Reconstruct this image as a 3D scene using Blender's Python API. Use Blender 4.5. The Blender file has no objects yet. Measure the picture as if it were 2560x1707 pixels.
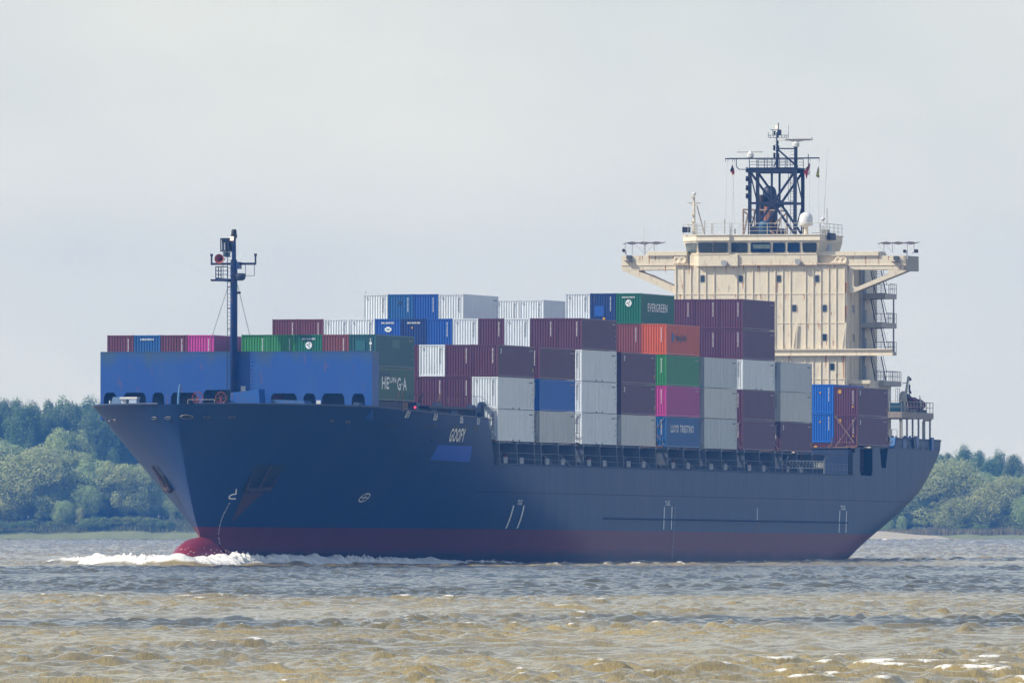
import bpy, bmesh, math, random
import numpy as np
from mathutils import Vector, Matrix

sc = bpy.context.scene
COL = sc.collection
R = math.radians
# ------------------------------------------------------------------ camera
FPX, YH = 35012.0, 1300.0
cam = bpy.data.cameras.new("camera"); cam.lens = FPX / 2560 * 36; cam.sensor_width = 36
cam.clip_start = 5; cam.clip_end = 30000
co = bpy.data.objects.new("camera", cam); COL.objects.link(co)
co.location = (0, 0, 4.0)
co.rotation_euler = (R(90) + math.atan((YH - 853.5) / FPX), 0, 0)
sc.camera = co
# ------------------------------------------------------------------ light
SUN_EL, SUN_AZ = 41.0, -163.0            # azimuth angle of the direction towards the sun (ccw from +X)
sd = Vector((math.cos(R(SUN_EL)) * math.cos(R(SUN_AZ)), math.cos(R(SUN_EL)) * math.sin(R(SUN_AZ)), math.sin(R(SUN_EL))))
sun = bpy.data.lights.new("sun", 'SUN'); sun.energy = 4.8; sun.angle = R(0.5); sun.color = (1.0, 0.92, 0.78)
so = bpy.data.objects.new("sun", sun); COL.objects.link(so)
so.rotation_euler = (-sd).to_track_quat('-Z', 'Y').to_euler()
so.location = (-300, -100, 400)
w = bpy.data.worlds.new("World"); sc.world = w; w.use_nodes = True
nt = w.node_tree; N = nt.nodes; L = nt.links
bg = N["Background"]
sky = N.new("ShaderNodeTexSky"); sky.sky_type = 'NISHITA'; sky.sun_disc = False
sky.sun_elevation = R(SUN_EL); sky.sun_rotation = R(90 - SUN_AZ)
sky.air_density = 1.0; sky.dust_density = 1.2
sk = N.new("ShaderNodeMix"); sk.data_type = 'RGBA'; sk.blend_type = 'MULTIPLY'; sk.inputs[0].default_value = 1
L.new(sky.outputs[0], sk.inputs[6]); sk.inputs[7].default_value = (1, 1, 1, 1)
tc = N.new("ShaderNodeTexCoord"); sx = N.new("ShaderNodeSeparateXYZ"); L.new(tc.outputs["Generated"], sx.inputs[0])
mp = N.new("ShaderNodeMapping"); L.new(tc.outputs["Generated"], mp.inputs[0]); mp.inputs["Scale"].default_value = (1, 1, 3.5)
nz = N.new("ShaderNodeTexNoise"); nz.inputs["Scale"].default_value = 4; nz.inputs["Detail"].default_value = 6; L.new(mp.outputs[0], nz.inputs[0])
# thin pale cloud sheet: thick near the horizon, broken higher up
mr = N.new("ShaderNodeMapRange"); L.new(sx.outputs[2], mr.inputs[0])
mr.inputs[1].default_value = 0.06; mr.inputs[2].default_value = 0.22; mr.inputs[3].default_value = 1.25; mr.inputs[4].default_value = 0.16
mn = N.new("ShaderNodeMapRange"); L.new(nz.outputs[0], mn.inputs[0])
mn.inputs[1].default_value = 0.35; mn.inputs[2].default_value = 0.65; mn.inputs[3].default_value = -0.25; mn.inputs[4].default_value = 0.3
ad = N.new("ShaderNodeMath"); ad.operation = 'ADD'; ad.use_clamp = True; L.new(mr.outputs[0], ad.inputs[0]); L.new(mn.outputs[0], ad.inputs[1])
fin = N.new("ShaderNodeTexNoise"); fin.inputs["Scale"].default_value = 28; fin.inputs["Detail"].default_value = 5; fin.inputs["Roughness"].default_value = 0.45
mp2 = N.new("ShaderNodeMapping"); mp2.inputs["Scale"].default_value = (1, 1, 2.0); L.new(tc.outputs["Generated"], mp2.inputs[0]); L.new(mp2.outputs[0], fin.inputs[0])
cr = N.new("ShaderNodeValToRGB"); L.new(fin.outputs[0], cr.inputs[0])
K_SKY = 8.2
cr.color_ramp.elements[0].position = 0.3; cr.color_ramp.elements[0].color = (0.655, 0.69, 0.67, 1)
cr.color_ramp.elements[1].position = 0.72; cr.color_ramp.elements[1].color = (0.785, 0.785, 0.72, 1)
sc2 = N.new("ShaderNodeVectorMath"); sc2.operation = 'SCALE'; L.new(cr.outputs[0], sc2.inputs[0]); sc2.inputs["Scale"].default_value = K_SKY
hz = N.new("ShaderNodeMapRange"); L.new(sx.outputs[2], hz.inputs[0]); hz.inputs[1].default_value = 0.0; hz.inputs[2].default_value = 0.045
hzc = N.new("ShaderNodeMix"); hzc.data_type = 'RGBA'; L.new(hz.outputs[0], hzc.inputs[0]); hzc.inputs[6].default_value = (1.15, 1.085, .97, 1); hzc.inputs[7].default_value = (.955, .965, .945, 1)
hzm = N.new("ShaderNodeMix"); hzm.data_type = 'RGBA'; hzm.blend_type = 'MULTIPLY'; hzm.inputs[0].default_value = 1; L.new(sc2.outputs[0], hzm.inputs[6]); L.new(hzc.outputs[2], hzm.inputs[7])
mx = N.new("ShaderNodeMix"); mx.data_type = 'RGBA'
L.new(ad.outputs[0], mx.inputs[0]); L.new(sk.outputs[2], mx.inputs[6]); L.new(hzm.outputs[2], mx.inputs[7])
L.new(mx.outputs[2], bg.inputs[0]); bg.inputs[1].default_value = 0.15
sc.view_settings.view_transform = 'Standard'; sc.view_settings.look = 'None'
sc.view_settings.exposure = 0.0; sc.view_settings.gamma = 1; sc.view_settings.use_curve_mapping = False
try:
    sc.cycles.volume_bounces = 1; sc.cycles.max_bounces = 8; sc.cycles.transparent_max_bounces = 16
    sc.cycles.use_denoising = True
except Exception: pass

# ------------------------------------------------------------------ ship frame
TH, TR = 0.2756, 0.0046
QX, QY = -1.2868 - 14.97 * math.cos(TH), 1270.0 + 14.97 * math.sin(TH)
FX, FY, PX_, PY_ = -math.sin(TH), -math.cos(TH), math.cos(TH), -math.sin(TH)
SHIP = Matrix(((FX, PX_, 0, QX), (FY, PY_, 0, QY), (TR, 0, 1, 0), (0, 0, 0, 1)))
SHIP_ROT = (0, -TR, math.atan2(FY, FX))
def s2w(x, y, z=0.0): return (QX + x * FX + y * PX_, QY + x * FY + y * PY_, z + TR * x)
def A(px, py, x=None, y=None):
    """survey helper: sight line through a photo point cut with a plane of the ship (x=const or y=const) -> ship x, y, z"""
    dx, dz = (px - 1280) / FPX, -(py - YH) / FPX
    if x is not None:   # t*dx = QX + x FX + y PX ; t = QY + x FY + y PY
        yy = (QX + x * FX - dx * (QY + x * FY)) / (dx * PY_ - PX_); xx = x
    else:
        xx = (QX + y * PX_ - dx * (QY + y * PY_)) / (dx * FY - FX); yy = y
    t = QY + xx * FY + yy * PY_
    return xx, yy, dz * t + 4.0 - TR * xx

# ------------------------------------------------------------------ mesh helpers
class MB:
    def __init__(s): s.v = []; s.f = []; s.m = []; s.cur = 0
    def add(s, vs, fs):
        o = len(s.v); s.v += [tuple(map(float, p)) for p in vs]; s.f += [tuple(i + o for i in f) for f in fs]; s.m += [s.cur] * len(fs); return s
    def box(s, x0, x1, y0, y1, z0, z1):
        v = [(x0, y0, z0), (x1, y0, z0), (x1, y1, z0), (x0, y1, z0), (x0, y0, z1), (x1, y0, z1), (x1, y1, z1), (x0, y1, z1)]
        return s.add(v, [(0, 3, 2, 1), (4, 5, 6, 7), (0, 1, 5, 4), (1, 2, 6, 5), (2, 3, 7, 6), (3, 0, 4, 7)])
    def bar(s, a, b, r, n=6, r2=None):
        a, b = Vector(a), Vector(b); d = b - a
        if d.length < 1e-6: return s
        q = d.to_track_quat('Z', 'Y'); r2 = r if r2 is None else r2; v = []
        for p, rr in ((a, r), (b, r2)):
            for k in range(n):
                t = 2 * math.pi * (k + .5) / n
                v.append(p + q @ Vector((rr * math.cos(t), rr * math.sin(t), 0)))
        f = [(k, (k + 1) % n, n + (k + 1) % n, n + k) for k in range(n)] + [tuple(range(n - 1, -1, -1)), tuple(range(n, 2 * n))]
        return s.add(v, f)
    def path(s, pts, r, n=6):
        for a, b in zip(pts[:-1], pts[1:]): s.bar(a, b, r, n)
        return s
    def prism(s, poly, d):
        """poly: list of 3d points, d: extrusion vector"""
        n = len(poly); d = Vector(d); v = [Vector(p) for p in poly] + [Vector(p) + d for p in poly]
        return s.add(v, [tuple(range(n)), tuple(range(2 * n - 1, n - 1, -1))] + [((k + 1) % n, k, n + k, n + (k + 1) % n) for k in range(n)])
    def lathe(s, c, prof, n=16, axis='Z', cap=True):
        v = []; f = []; c = Vector(c)
        for h, r in prof:
            for k in range(n):
                t = 2 * math.pi * k / n; a, b = r * math.cos(t), r * math.sin(t)
                v.append(c + (Vector((a, b, h)) if axis == 'Z' else Vector((h, a, b)) if axis == 'X' else Vector((a, h, b))))
        for i in range(len(prof) - 1):
            for k in range(n): f.append((i * n + k, i * n + (k + 1) % n, (i + 1) * n + (k + 1) % n, (i + 1) * n + k))
        if cap: f += [tuple(range(n - 1, -1, -1)), tuple(range((len(prof) - 1) * n, len(prof) * n))]
        return s.add(v, f)
    def rail(s, pts, h=1.05, n=3, step=1.6, r=0.035):
        for a, b in zip(pts[:-1], pts[1:]):
            a, b = Vector(a), Vector(b)
            for k in range(1, n + 1):
                z = Vector((0, 0, h * k / n)); s.bar(a + z, b + z, r if k == n else r * .7, 4)
            m = max(1, round((b - a).length / step))
            for k in range(m + 1):
                p = a.lerp(b, k / m); s.bar(p, p + Vector((0, 0, h)), r, 4)
        return s
    def build(s, name, mat, parent=None, smooth=False, label=None, loc=None, merge=0):
        me = bpy.data.meshes.new(name); me.from_pydata(s.v, [], s.f)
        mats = mat if isinstance(mat, (list, tuple)) else [mat]
        for m in mats: me.materials.append(m)
        if any(s.m): me.polygons.foreach_set("material_index", s.m)
        bm = bmesh.new(); bm.from_mesh(me)
        if merge: bmesh.ops.remove_doubles(bm, verts=bm.verts, dist=merge)
        bmesh.ops.recalc_face_normals(bm, faces=bm.faces)
        bm.to_mesh(me); bm.free()
        if smooth: me.polygons.foreach_set("use_smooth", [True] * len(me.polygons))
        me.update()
        o = bpy.data.objects.new(name, me); COL.objects.link(o)
        if parent: o.parent = parent
        if loc: o.location = loc
        if label: o['label'] = label
        return o
def tag(o, label=None, cat=None, group=None, kind=None):
    for k, v in (('label', label), ('category', cat), ('group', group), ('kind', kind)):
        if v: o[k] = v
    return o
def empty(name, loc=(0, 0, 0), rot=(0, 0, 0), parent=None):
    o = bpy.data.objects.new(name, None); COL.objects.link(o); o.location = loc; o.rotation_euler = rot; o.empty_display_size = .5
    if parent: o.parent = parent
    return o
def on_ship(o, x=0, y=0, z=0):
    """stand a top-level thing on the ship"""
    o.location = s2w(x, y, z); o.rotation_euler = SHIP_ROT
    return o
def kids(o): return list(o.children)

# ------------------------------------------------------------------ materials
MATS = {}
def paint(name, col, rough=0.5, grime=0.25, rust=0.0, metal=0.0, gcol=(0.05, 0.05, 0.055), spec=0.5, streak=6.0, scale=0.35, vary=0.0):
    if name in MATS: return MATS[name]
    m = bpy.data.materials.new(name); m.use_nodes = True; t = m.node_tree; n = t.nodes; l = t.links; b = n["Principled BSDF"]
    b.inputs["Roughness"].default_value = rough; b.inputs["Metallic"].default_value = metal
    b.inputs["Specular IOR Level"].default_value = spec
    tcx = n.new("ShaderNodeTexCoord"); mp_ = n.new("ShaderNodeMapping"); l.new(tcx.outputs["Object"], mp_.inputs[0])
    mp_.inputs["Scale"].default_value = (streak * scale, streak * scale, scale)
    oi = n.new("ShaderNodeObjectInfo"); cx = n.new("ShaderNodeVectorMath"); cx.operation = 'ADD'
    rs = n.new("ShaderNodeMath"); rs.operation = 'MULTIPLY'; rs.inputs[1].default_value = 57.0; l.new(oi.outputs["Random"], rs.inputs[0])
    l.new(mp_.outputs[0], cx.inputs[0]); l.new(rs.outputs[0], cx.inputs[1])
    a1 = n.new("ShaderNodeTexNoise"); a1.inputs["Scale"].default_value = 1.0; a1.inputs["Detail"].default_value = 7; a1.inputs["Roughness"].default_value = .62; l.new(cx.outputs[0], a1.inputs[0])
    r1 = n.new("ShaderNodeMapRange"); l.new(a1.outputs[0], r1.inputs[0]); r1.inputs[1].default_value = .42; r1.inputs[2].default_value = .75; r1.inputs[3].default_value = 0; r1.inputs[4].default_value = grime
    m1 = n.new("ShaderNodeMix"); m1.data_type = 'RGBA'; l.new(r1.outputs[0], m1.inputs[0]); m1.inputs[6].default_value = (*col, 1); m1.inputs[7].default_value = (*gcol, 1)
    out = m1.outputs[2]
    if vary:
        hv = n.new("ShaderNodeHueSaturation"); vr = n.new("ShaderNodeMapRange"); l.new(oi.outputs["Random"], vr.inputs[0])
        vr.inputs[3].default_value = 1 - vary; vr.inputs[4].default_value = 1 + vary; l.new(vr.outputs[0], hv.inputs["Value"]); l.new(out, hv.inputs["Color"]); out = hv.outputs[0]
    if rust:
        a2 = n.new("ShaderNodeTexNoise"); a2.inputs["Scale"].default_value = 2.7; a2.inputs["Detail"].default_value = 9; a2.inputs["Roughness"].default_value = .7; l.new(cx.outputs[0], a2.inputs[0])
        r2 = n.new("ShaderNodeMapRange"); l.new(a2.outputs[0], r2.inputs[0]); r2.inputs[1].default_value = .60 - .1 * rust; r2.inputs[2].default_value = .72; r2.inputs[3].default_value = 0; r2.inputs[4].default_value = min(1, .5 + .4 * rust)
        m2 = n.new("ShaderNodeMix"); m2.data_type = 'RGBA'; l.new(r2.outputs[0], m2.inputs[0]); l.new(out, m2.inputs[6]); m2.inputs[7].default_value = (.23, .085, .03, 1); out = m2.outputs[2]
    l.new(out, b.inputs["Base Color"])
    MATS[name] = m; return m
def lamp_mat(name, col, e):
    m = bpy.data.materials.new(name); m.use_nodes = True; b = m.node_tree.nodes["Principled BSDF"]
    b.inputs["Base Color"].default_value = (*col, 1); b.inputs["Emission Color"].default_value = (*col, 1); b.inputs["Emission Strength"].default_value = e; return m
def glass_mat(name, col, rough=.08):
    m = bpy.data.materials.new(name); m.use_nodes = True; t = m.node_tree; b = t.nodes["Principled BSDF"]
    b.inputs["Roughness"].default_value = rough; b.inputs["Specular IOR Level"].default_value = .7
    nn = t.nodes.new("ShaderNodeTexNoise"); nn.inputs["Scale"].default_value = 1.6
    mm = t.nodes.new("ShaderNodeMix"); mm.data_type = 'RGBA'; t.links.new(nn.outputs[0], mm.inputs[0])
    mm.inputs[6].default_value = (*[c * .6 for c in col], 1); mm.inputs[7].default_value = (*[c * 1.4 for c in col], 1); t.links.new(mm.outputs[2], b.inputs["Base Color"]); return m
# ------------------------------------------------------------------ river
rng = np.random.default_rng(7)
ZS = 2800.0                                # distance of the far shore
def ship_coords(X, Y):
    dx, dy = X - QX, Y - QY
    return dx * FX + dy * FY, dx * PX_ + dy * PY_
def river():
    rows = [318.0]
    while rows[-1] < 2830:
        y = rows[-1]; rows.append(y + (0.18 if y < 520 else 0.30 if y < 900 else 0.45 if y < 1480 else 1.7))
    rows = np.array(rows); inner = np.linspace(-.046, .046, 620); outer = np.linspace(.0465, .13, 130); cols = np.concatenate([-outer[::-1], inner, outer])
    Y, U_ = np.meshgrid(rows, cols, indexing='ij'); X = U_ * Y
    X = X.ravel(); Y = Y.ravel()
    h = np.zeros_like(X)
    # the trains bend and drift a little, so that no pattern repeats
    XW_ = X + 1.1 * np.sin(X * .21 + Y * .034 + 1) + .6 * np.sin(X * .47 - Y * .09) + .25 * np.sin(X * 1.1 + Y * .23)
    YW_ = Y + 2.2 * np.sin(X * .13 + Y * .05) + 1.3 * np.sin(X * .31 - Y * .021 + 2) + .4 * np.sin(X * .9 + Y * .3 + 1)
    lams = np.concatenate([rng.uniform(.55, 1.2, 34), rng.uniform(1.2, 2.4, 30), rng.uniform(2.4, 4.5, 26), rng.uniform(5, 12, 10)])
    for lam in lams:
        th = rng.normal(R(-66), .8); k = 2 * math.pi / lam; ph = rng.uniform(0, 6.28)
        a = 0.010 * lam ** .72 if lam < 5 else 0.013
        arg = k * (XW_ * math.cos(th) + YW_ * math.sin(th)) + ph
        fade = np.clip((lam * 1100 - Y) / 500, 0.0, 1) if lam < 1.4 else 1.0
        h += a * fade * (1.25 * (1 - np.abs(np.sin(arg * .5))) ** 1.0 - .45 + .35 * np.cos(arg))
    h *= 1 + .9 * np.clip((Y - 1440) / 120, 0, 1)
    # slow patches of gust
    g = np.zeros_like(X)
    for i in range(9):
        th = rng.uniform(0, 6.28); k = 2 * math.pi / rng.uniform(25, 90)
        g += np.sin(k * (X * math.cos(th) * 1.6 + Y * math.sin(th) * .5) + rng.uniform(0, 6.28))
    g /= 3.0
    h *= (1 + .2 * g); s0 = h[Y < 1400].std(); q = h / s0; h = .050 * (q + .20 * (np.clip(q, -1.5, 3.4) ** 2 - 1))
    h -= h.mean()
    sd_h = float(h[Y < 1400].std()); thr = sd_h * (4.0 - .5 * g + .3 * (Y > 1300)) * (1 + 1.1 * np.clip((Y - 1440) / 120, 0, 1)); foam = np.clip((h - thr) / (1.1 * sd_h), 0, 1) * np.clip(.75 + .6 * np.sin(X * 3.1 + 2 * np.sin(Y * .5)) * np.sin(X * 1.7 + Y * .9) - .25 * np.abs(np.sin(X * 6.3 + Y * 2)), 0, 1)
    # wash of the ship
    sx_, sy_ = ship_coords(X, Y)
    def along(cx, cy, wid):       # distance to a polyline in ship coordinates
        best = np.full(X.shape, 1e9); tt = np.zeros(X.shape)
        n = len(cx) - 1
        for i in range(n):
            ax, ay, bx, by = cx[i], cy[i], cx[i + 1], cy[i + 1]; L2 = (bx - ax) ** 2 + (by - ay) ** 2
            t = np.clip(((sx_ - ax) * (bx - ax) + (sy_ - ay) * (by - ay)) / L2, 0, 1)
            d = np.hypot(sx_ - ax - t * (bx - ax), sy_ - ay - t * (by - ay))
            mnk = d < best; best = np.where(mnk, d, best); tt = np.where(mnk, (i + t) / n, tt)
        return best, tt
    edge = np.clip((.13 - np.abs(X / Y)) / .03, 0, 1) * np.clip((Y - 318) / 6, 0, 1); h *= edge; foam *= edge
    near = (Y > 1150) & (Y < 1600)
    for line, amp in ((WASH_PORT, .6), (WASH_STB, .8), (WASH_AFT, .18), (WASH_AFT2, .12)):
        d, t = along([p[0] for p in line], [p[1] for p in line], 1)
        e = np.exp(-(d / 1.5) ** 2) * (1 - t) ** .55 * near
        h = h + amp * e; foam = np.maximum(foam, np.clip(e * 1.8 - .15, 0, 1))
    wake = near & (sx_ < -134) & (sx_ > -230) & (np.abs(sy_ - 2) < 9 + (-134 - sx_) * .05)
    foam = np.where(wake, np.maximum(foam, .55 * np.clip(1 + (sx_ + 134) / 90, 0, 1)), foam)
    nr, nc = len(rows), len(cols)
    V = np.stack([X, Y, h], 1)
    idx = np.arange(nr * nc).reshape(nr, nc)
    F = np.stack([idx[:-1, :-1], idx[:-1, 1:], idx[1:, 1:], idx[1:, :-1]], -1).reshape(-1, 4)
    # calm water all round, under and beyond the part with modelled waves
    B_ = 9000.0; o = len(V); ya_, yb_ = rows[0], rows[-1]; xa_, xb_ = cols[-1] * ya_, cols[-1] * yb_
    V = np.vstack([V, [[xa_, ya_, 0], [xb_, yb_, 0], [B_, yb_, 0], [B_, ya_, 0], [-xa_, ya_, 0], [-xb_, yb_, 0], [-B_, yb_, 0], [-B_, ya_, 0], [-B_, -1500, 0], [B_, -1500, 0]]])
    F = np.vstack([F, [[o, o + 3, o + 2, o + 1], [o + 7, o + 4, o + 5, o + 6], [o + 8, o + 9, o + 3, o + 7]]])
    foam = np.append(foam, [0] * 10)
    me = bpy.data.meshes.new("river"); me.vertices.add(len(V)); me.vertices.foreach_set("co", V.ravel())
    me.loops.add(F.size); me.loops.foreach_set("vertex_index", F.ravel().astype(np.int32))
    me.polygons.add(len(F)); me.polygons.foreach_set("loop_start", np.arange(0, F.size, 4, dtype=np.int32))
    me.polygons.foreach_set("loop_total", np.full(len(F), 4, dtype=np.int32)); me.polygons.foreach_set("use_smooth", np.ones(len(F), bool))
    me.update(calc_edges=True)
    at = me.attributes.new("foam", 'FLOAT', 'POINT'); at.data.foreach_set("value", foam.astype(np.float32))
    m = bpy.data.materials.new("river_water"); m.use_nodes = True; t = m.node_tree; n = t.nodes; l = t.links; b = n["Principled BSDF"]
    g0 = n.new("ShaderNodeNewGeometry")
    p1 = n.new("ShaderNodeMapping"); p1.inputs["Scale"].default_value = (.05, .02, 1); l.new(g0.outputs["Position"], p1.inputs[0])
    n1 = n.new("ShaderNodeTexNoise"); n1.inputs["Scale"].default_value = 1; n1.inputs["Detail"].default_value = 4; l.new(p1.outputs[0], n1.inputs[0])
    c1 = n.new("ShaderNodeValToRGB"); l.new(n1.outputs[0], c1.inputs[0])
    c1.color_ramp.elements[0].position = .35; c1.color_ramp.elements[0].color = (.25, .20, .09, 1)
    c1.color_ramp.elements[1].position = .65; c1.color_ramp.elements[1].color = (.37, .285, .11, 1)
    fa = n.new("ShaderNodeAttribute"); fa.attribute_name = "foam"
    n2 = n.new("ShaderNodeTexNoise"); n2.inputs["Scale"].default_value = 11.0; n2.inputs["Detail"].default_value = 6; n2.inputs["Roughness"].default_value = .7; l.new(g0.outputs["Position"], n2.inputs[0])
    mm = n.new("ShaderNodeMath"); mm.operation = 'ADD'; l.new(fa.outputs["Fac"], mm.inputs[0]); l.new(n2.outputs[0], mm.inputs[1])
    fr_ = n.new("ShaderNodeMapRange"); l.new(mm.outputs[0], fr_.inputs[0]); fr_.inputs[1].default_value = 1.0; fr_.inputs[2].default_value = 1.32
    mc = n.new("ShaderNodeMix"); mc.data_type = 'RGBA'; l.new(fr_.outputs[0], mc.inputs[0]); l.new(c1.outputs[0], mc.inputs[6]); mc.inputs[7].default_value = (.86, .85, .80, 1)
    l.new(mc.outputs[2], b.inputs["Base Color"])
    rr = n.new("ShaderNodeMapRange"); l.new(fr_.outputs[0], rr.inputs[0]); rr.inputs[3].default_value = .06; rr.inputs[4].default_value = .8; l.new(rr.outputs[0], b.inputs["Roughness"])
    b.inputs["IOR"].default_value = 1.33
    n3 = n.new("ShaderNodeTexNoise"); n3.inputs["Scale"].default_value = 3.4; n3.inputs["Detail"].default_value = 8; n3.inputs["Roughness"].default_value = .66; p3 = n.new("ShaderNodeMapping"); p3.inputs["Scale"].default_value = (1, .22, 1); l.new(g0.outputs["Position"], p3.inputs[0]); l.new(p3.outputs[0], n3.inputs[0])
    bp = n.new("ShaderNodeBump"); bp.inputs["Strength"].default_value = .8; bp.inputs["Distance"].default_value = .18; l.new(n3.outputs[0], bp.inputs["Height"]); l.new(bp.outputs[0], b.inputs["Normal"])
    me.materials.append(m)
    o_ = bpy.data.objects.new("river", me); COL.objects.link(o_); tag(o_, kind='structure'); return o_
WASH_PORT = [(51.5, 1.2), (45, 3.6), (36, 6.4), (26, 9.0), (15, 11.8), (4, 14.2), (-8, 16.2)]
WASH_STB = [(51.5, 0), (45, -5), (34, -12), (18, -20), (-6, -30), (-40, -41)]
WASH_AFT = [(-131, 4), (-150, 7), (-175, 9)]
WASH_AFT2 = [(-131, -2), (-160, -6), (-200, -10)]
river()

# broken water thrown up by the bow
def bow_wave():
    b = MB(); rr = random.Random(3)
    def clump(x, y, z, r):
        v = []; n = 5
        for k in range(n):
            t = 2 * math.pi * k / n + rr.random(); q = r * rr.uniform(.9, 1.9)
            v.append((x + q * math.cos(t), y + q * math.sin(t), z + rr.uniform(-.2, .2) * r))
        v.append((x, y, z + r * rr.uniform(.4, .9))); v.append((x, y, z - r * .5))
        b.add(v, [(k, (k + 1) % n, n) for k in range(n)] + [((k + 1) % n, k, n + 1) for k in range(n)])
    for line, hh, cnt in ((WASH_PORT, .95, 8000), (WASH_STB, .85, 7000)):
        n = len(line) - 1
        bump = [rr.uniform(.55, 1.25) for _ in range(60)]
        # the standing roll of foam itself: an uneven, ragged ridge
        q2 = np.random.default_rng(4 + cnt + int(hh * 10)); nn_, mm_ = 900, 15; per = []
        ph_ = q2.uniform(0, 6.28, (14, 2)); fr2 = q2.uniform(8, 240, 14); fc2 = q2.uniform(0, 9, 14)
        rows_ = []
        for i_ in range(nn_ + 1):
            u = i_ / nn_; i = min(n - 1, int(u * n)); f = u * n - i
            x = line[i][0] * (1 - f) + line[i + 1][0] * f; y = line[i][1] * (1 - f) + line[i + 1][1] * f
            q = u * 58; bb = bump[int(q)] * (1 - q % 1) + bump[min(59, int(q) + 1)] * (q % 1)
            top = hh * (1 - u) ** .6 * bb * (.5 + .5 * min(1, u / .15)) * .8
            wd = 1.5 + .8 * math.sin(u * 21)
            for k in range(mm_ + 1):
                v_ = k / mm_ * 2 - 1; nz_ = sum(math.sin(fr2[j] * u * 6.28 + fc2[j] * v_ + ph_[j, 0]) for j in range(14)) / 5
                z = top * max(0, 1 - v_ * v_) ** .8 * (1 + .38 * nz_) + q2.normal() * .11 * top - .10 * v_ * v_
                rows_.append(s2w(x + q2.normal() * .03, y + (1 if y > 0 else -1) * v_ * wd, z))
        o0 = mm_ + 1; b.add(rows_, [(a * o0 + k, a * o0 + k + 1, (a + 1) * o0 + k + 1, (a + 1) * o0 + k) for a in range(nn_) for k in range(mm_)])
        for _ in range(cnt):
            u = rr.random() ** 1.15; i = min(n - 1, int(u * n)); f = u * n - i
            x = line[i][0] * (1 - f) + line[i + 1][0] * f; y = line[i][1] * (1 - f) + line[i + 1][1] * f
            q = u * 58; bb = bump[int(q)] * (1 - q % 1) + bump[int(q) + 1] * (q % 1)
            top = hh * (1 - u) ** .55 * bb * (.55 + .45 * min(1, u / .12)) + .04
            w_ = abs(rr.gauss(0, 1)); z = top * max(0, 1 - .45 * w_) * rr.random() ** .6
            yy = y + (1 if y > 0 else -1) * w_ * .8
            X_, Y_, Z_ = s2w(x + rr.gauss(0, .3), yy, z)
            clump(X_, Y_, max(.02, Z_ - .25), rr.uniform(.03, .10) * (1.3 - .5 * u))
        for _ in range(cnt // 90):            # drops flung higher
            u = rr.random() ** 1.3; i = min(n - 1, int(u * n)); f = u * n - i
            x = line[i][0] * (1 - f) + line[i + 1][0] * f; y = line[i][1] * (1 - f) + line[i + 1][1] * f
            X_, Y_, Z_ = s2w(x, y + rr.gauss(0, .5), hh * (1 - u) * rr.uniform(.8, 1.5)); clump(X_, Y_, max(.1, Z_), rr.uniform(.025, .06))
    m = paint("spray_foam", (.88, .87, .83), .9, .15, gcol=(.5, .45, .33))
    o = b.build("bow_wave", m, smooth=True); tag(o, kind='stuff'); return o
bow_wave()

# ------------------------------------------------------------------ far shore
def ground_mat(name, c1_, c2_, sc_=.3):
    m = bpy.data.materials.new(name); m.use_nodes = True; t = m.node_tree; n = t.nodes; l = t.links; b = n["Principled BSDF"]; b.inputs["Roughness"].default_value = .95
    g0 = n.new("ShaderNodeNewGeometry"); n1 = n.new("ShaderNodeTexNoise"); n1.inputs["Scale"].default_value = sc_; n1.inputs["Detail"].default_value = 6; l.new(g0.outputs["Position"], n1.inputs[0])
    mm = n.new("ShaderNodeMix"); mm.data_type = 'RGBA'; l.new(n1.outputs[0], mm.inputs[0]); mm.inputs[6].default_value = (*c1_, 1); mm.inputs[7].default_value = (*c2_, 1); l.new(mm.outputs[2], b.inputs["Base Color"]); return m
def pxs(px): return (px - 1280) / FPX * ZS       # metres across at the far shore
def pzs(py, Y=ZS): return 4.0 - (py - YH) / FPX * Y
def ground_z(x, y):
    d = y - ZS
    t = min(1, max(0, d / 24)); zl = -.3 + 4.0 * t * t * (3 - 2 * t) + .012 * min(max(0, d - 24), 60)
    t = min(1, max(0, d / 12)); zr_ = -.3 + 1.6 * t
    k = min(1, max(0, (x - 10) / 40)); z = zl * (1 - k) + zr_ * k
    return z + (.15 * math.sin(x * .3) + .1 * math.sin(x * .83 + 1)) * min(1, max(0, d) / 8)
def shore():
    b = MB(); xs = list(np.arange(-160, 161, 2.0)); xs = [-4500, -900] + xs + [900, 4500]
    ds = [-6, 0, 3, 8, 14, 22, 32, 50, 90, 200, 2500]
    v = []; f = []
    for d in ds:
        for x in xs:
            dd = d + 2.0 * math.sin(x * .045) + 1.1 * math.sin(x * .17) if d < 40 else d
            v.append((x, ZS + dd, -1.0 if d < 0 else ground_z(x, ZS + d)))
    n = len(xs)
    for i in range(len(ds) - 1):
        for k in range(n - 1): f.append((i * n + k, i * n + k + 1, (i + 1) * n + k + 1, (i + 1) * n + k))
    b.add(v, f)
    o = b.build("ground", ground_mat("shore_grass", (.17, .20, .08), (.26, .27, .12), .25)); tag(o, kind='structure')
    # sandbank at the right
    b = MB(); v = []; f = []; xs = np.arange(52, 101, 1.0); ds = [-4, 0, 2, 5, 9, 13, 17]
    for d in ds:
        for x in xs:
            k = min(1, (x - 50) / 6) * min(1, max(0, (100 - x) / 26)); v.append((x, ZS - 5 + d + 1.4 * math.sin(x * .11), -.9 if d < 0 else -.35 + k * (2.1 * min(1, d / 12) + .1 * math.sin(x * .6 + d))))
    n = len(xs)
    for i in range(len(ds) - 1):
        for k in range(n - 1): f.append((i * n + k, i * n + k + 1, (i + 1) * n + k + 1, (i + 1) * n + k))
    b.add(v, f); o = b.build("sandbank", ground_mat("sand", (.46, .40, .28), (.56, .49, .35), .4), smooth=True); tag(o, kind='structure')
shore()

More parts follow.
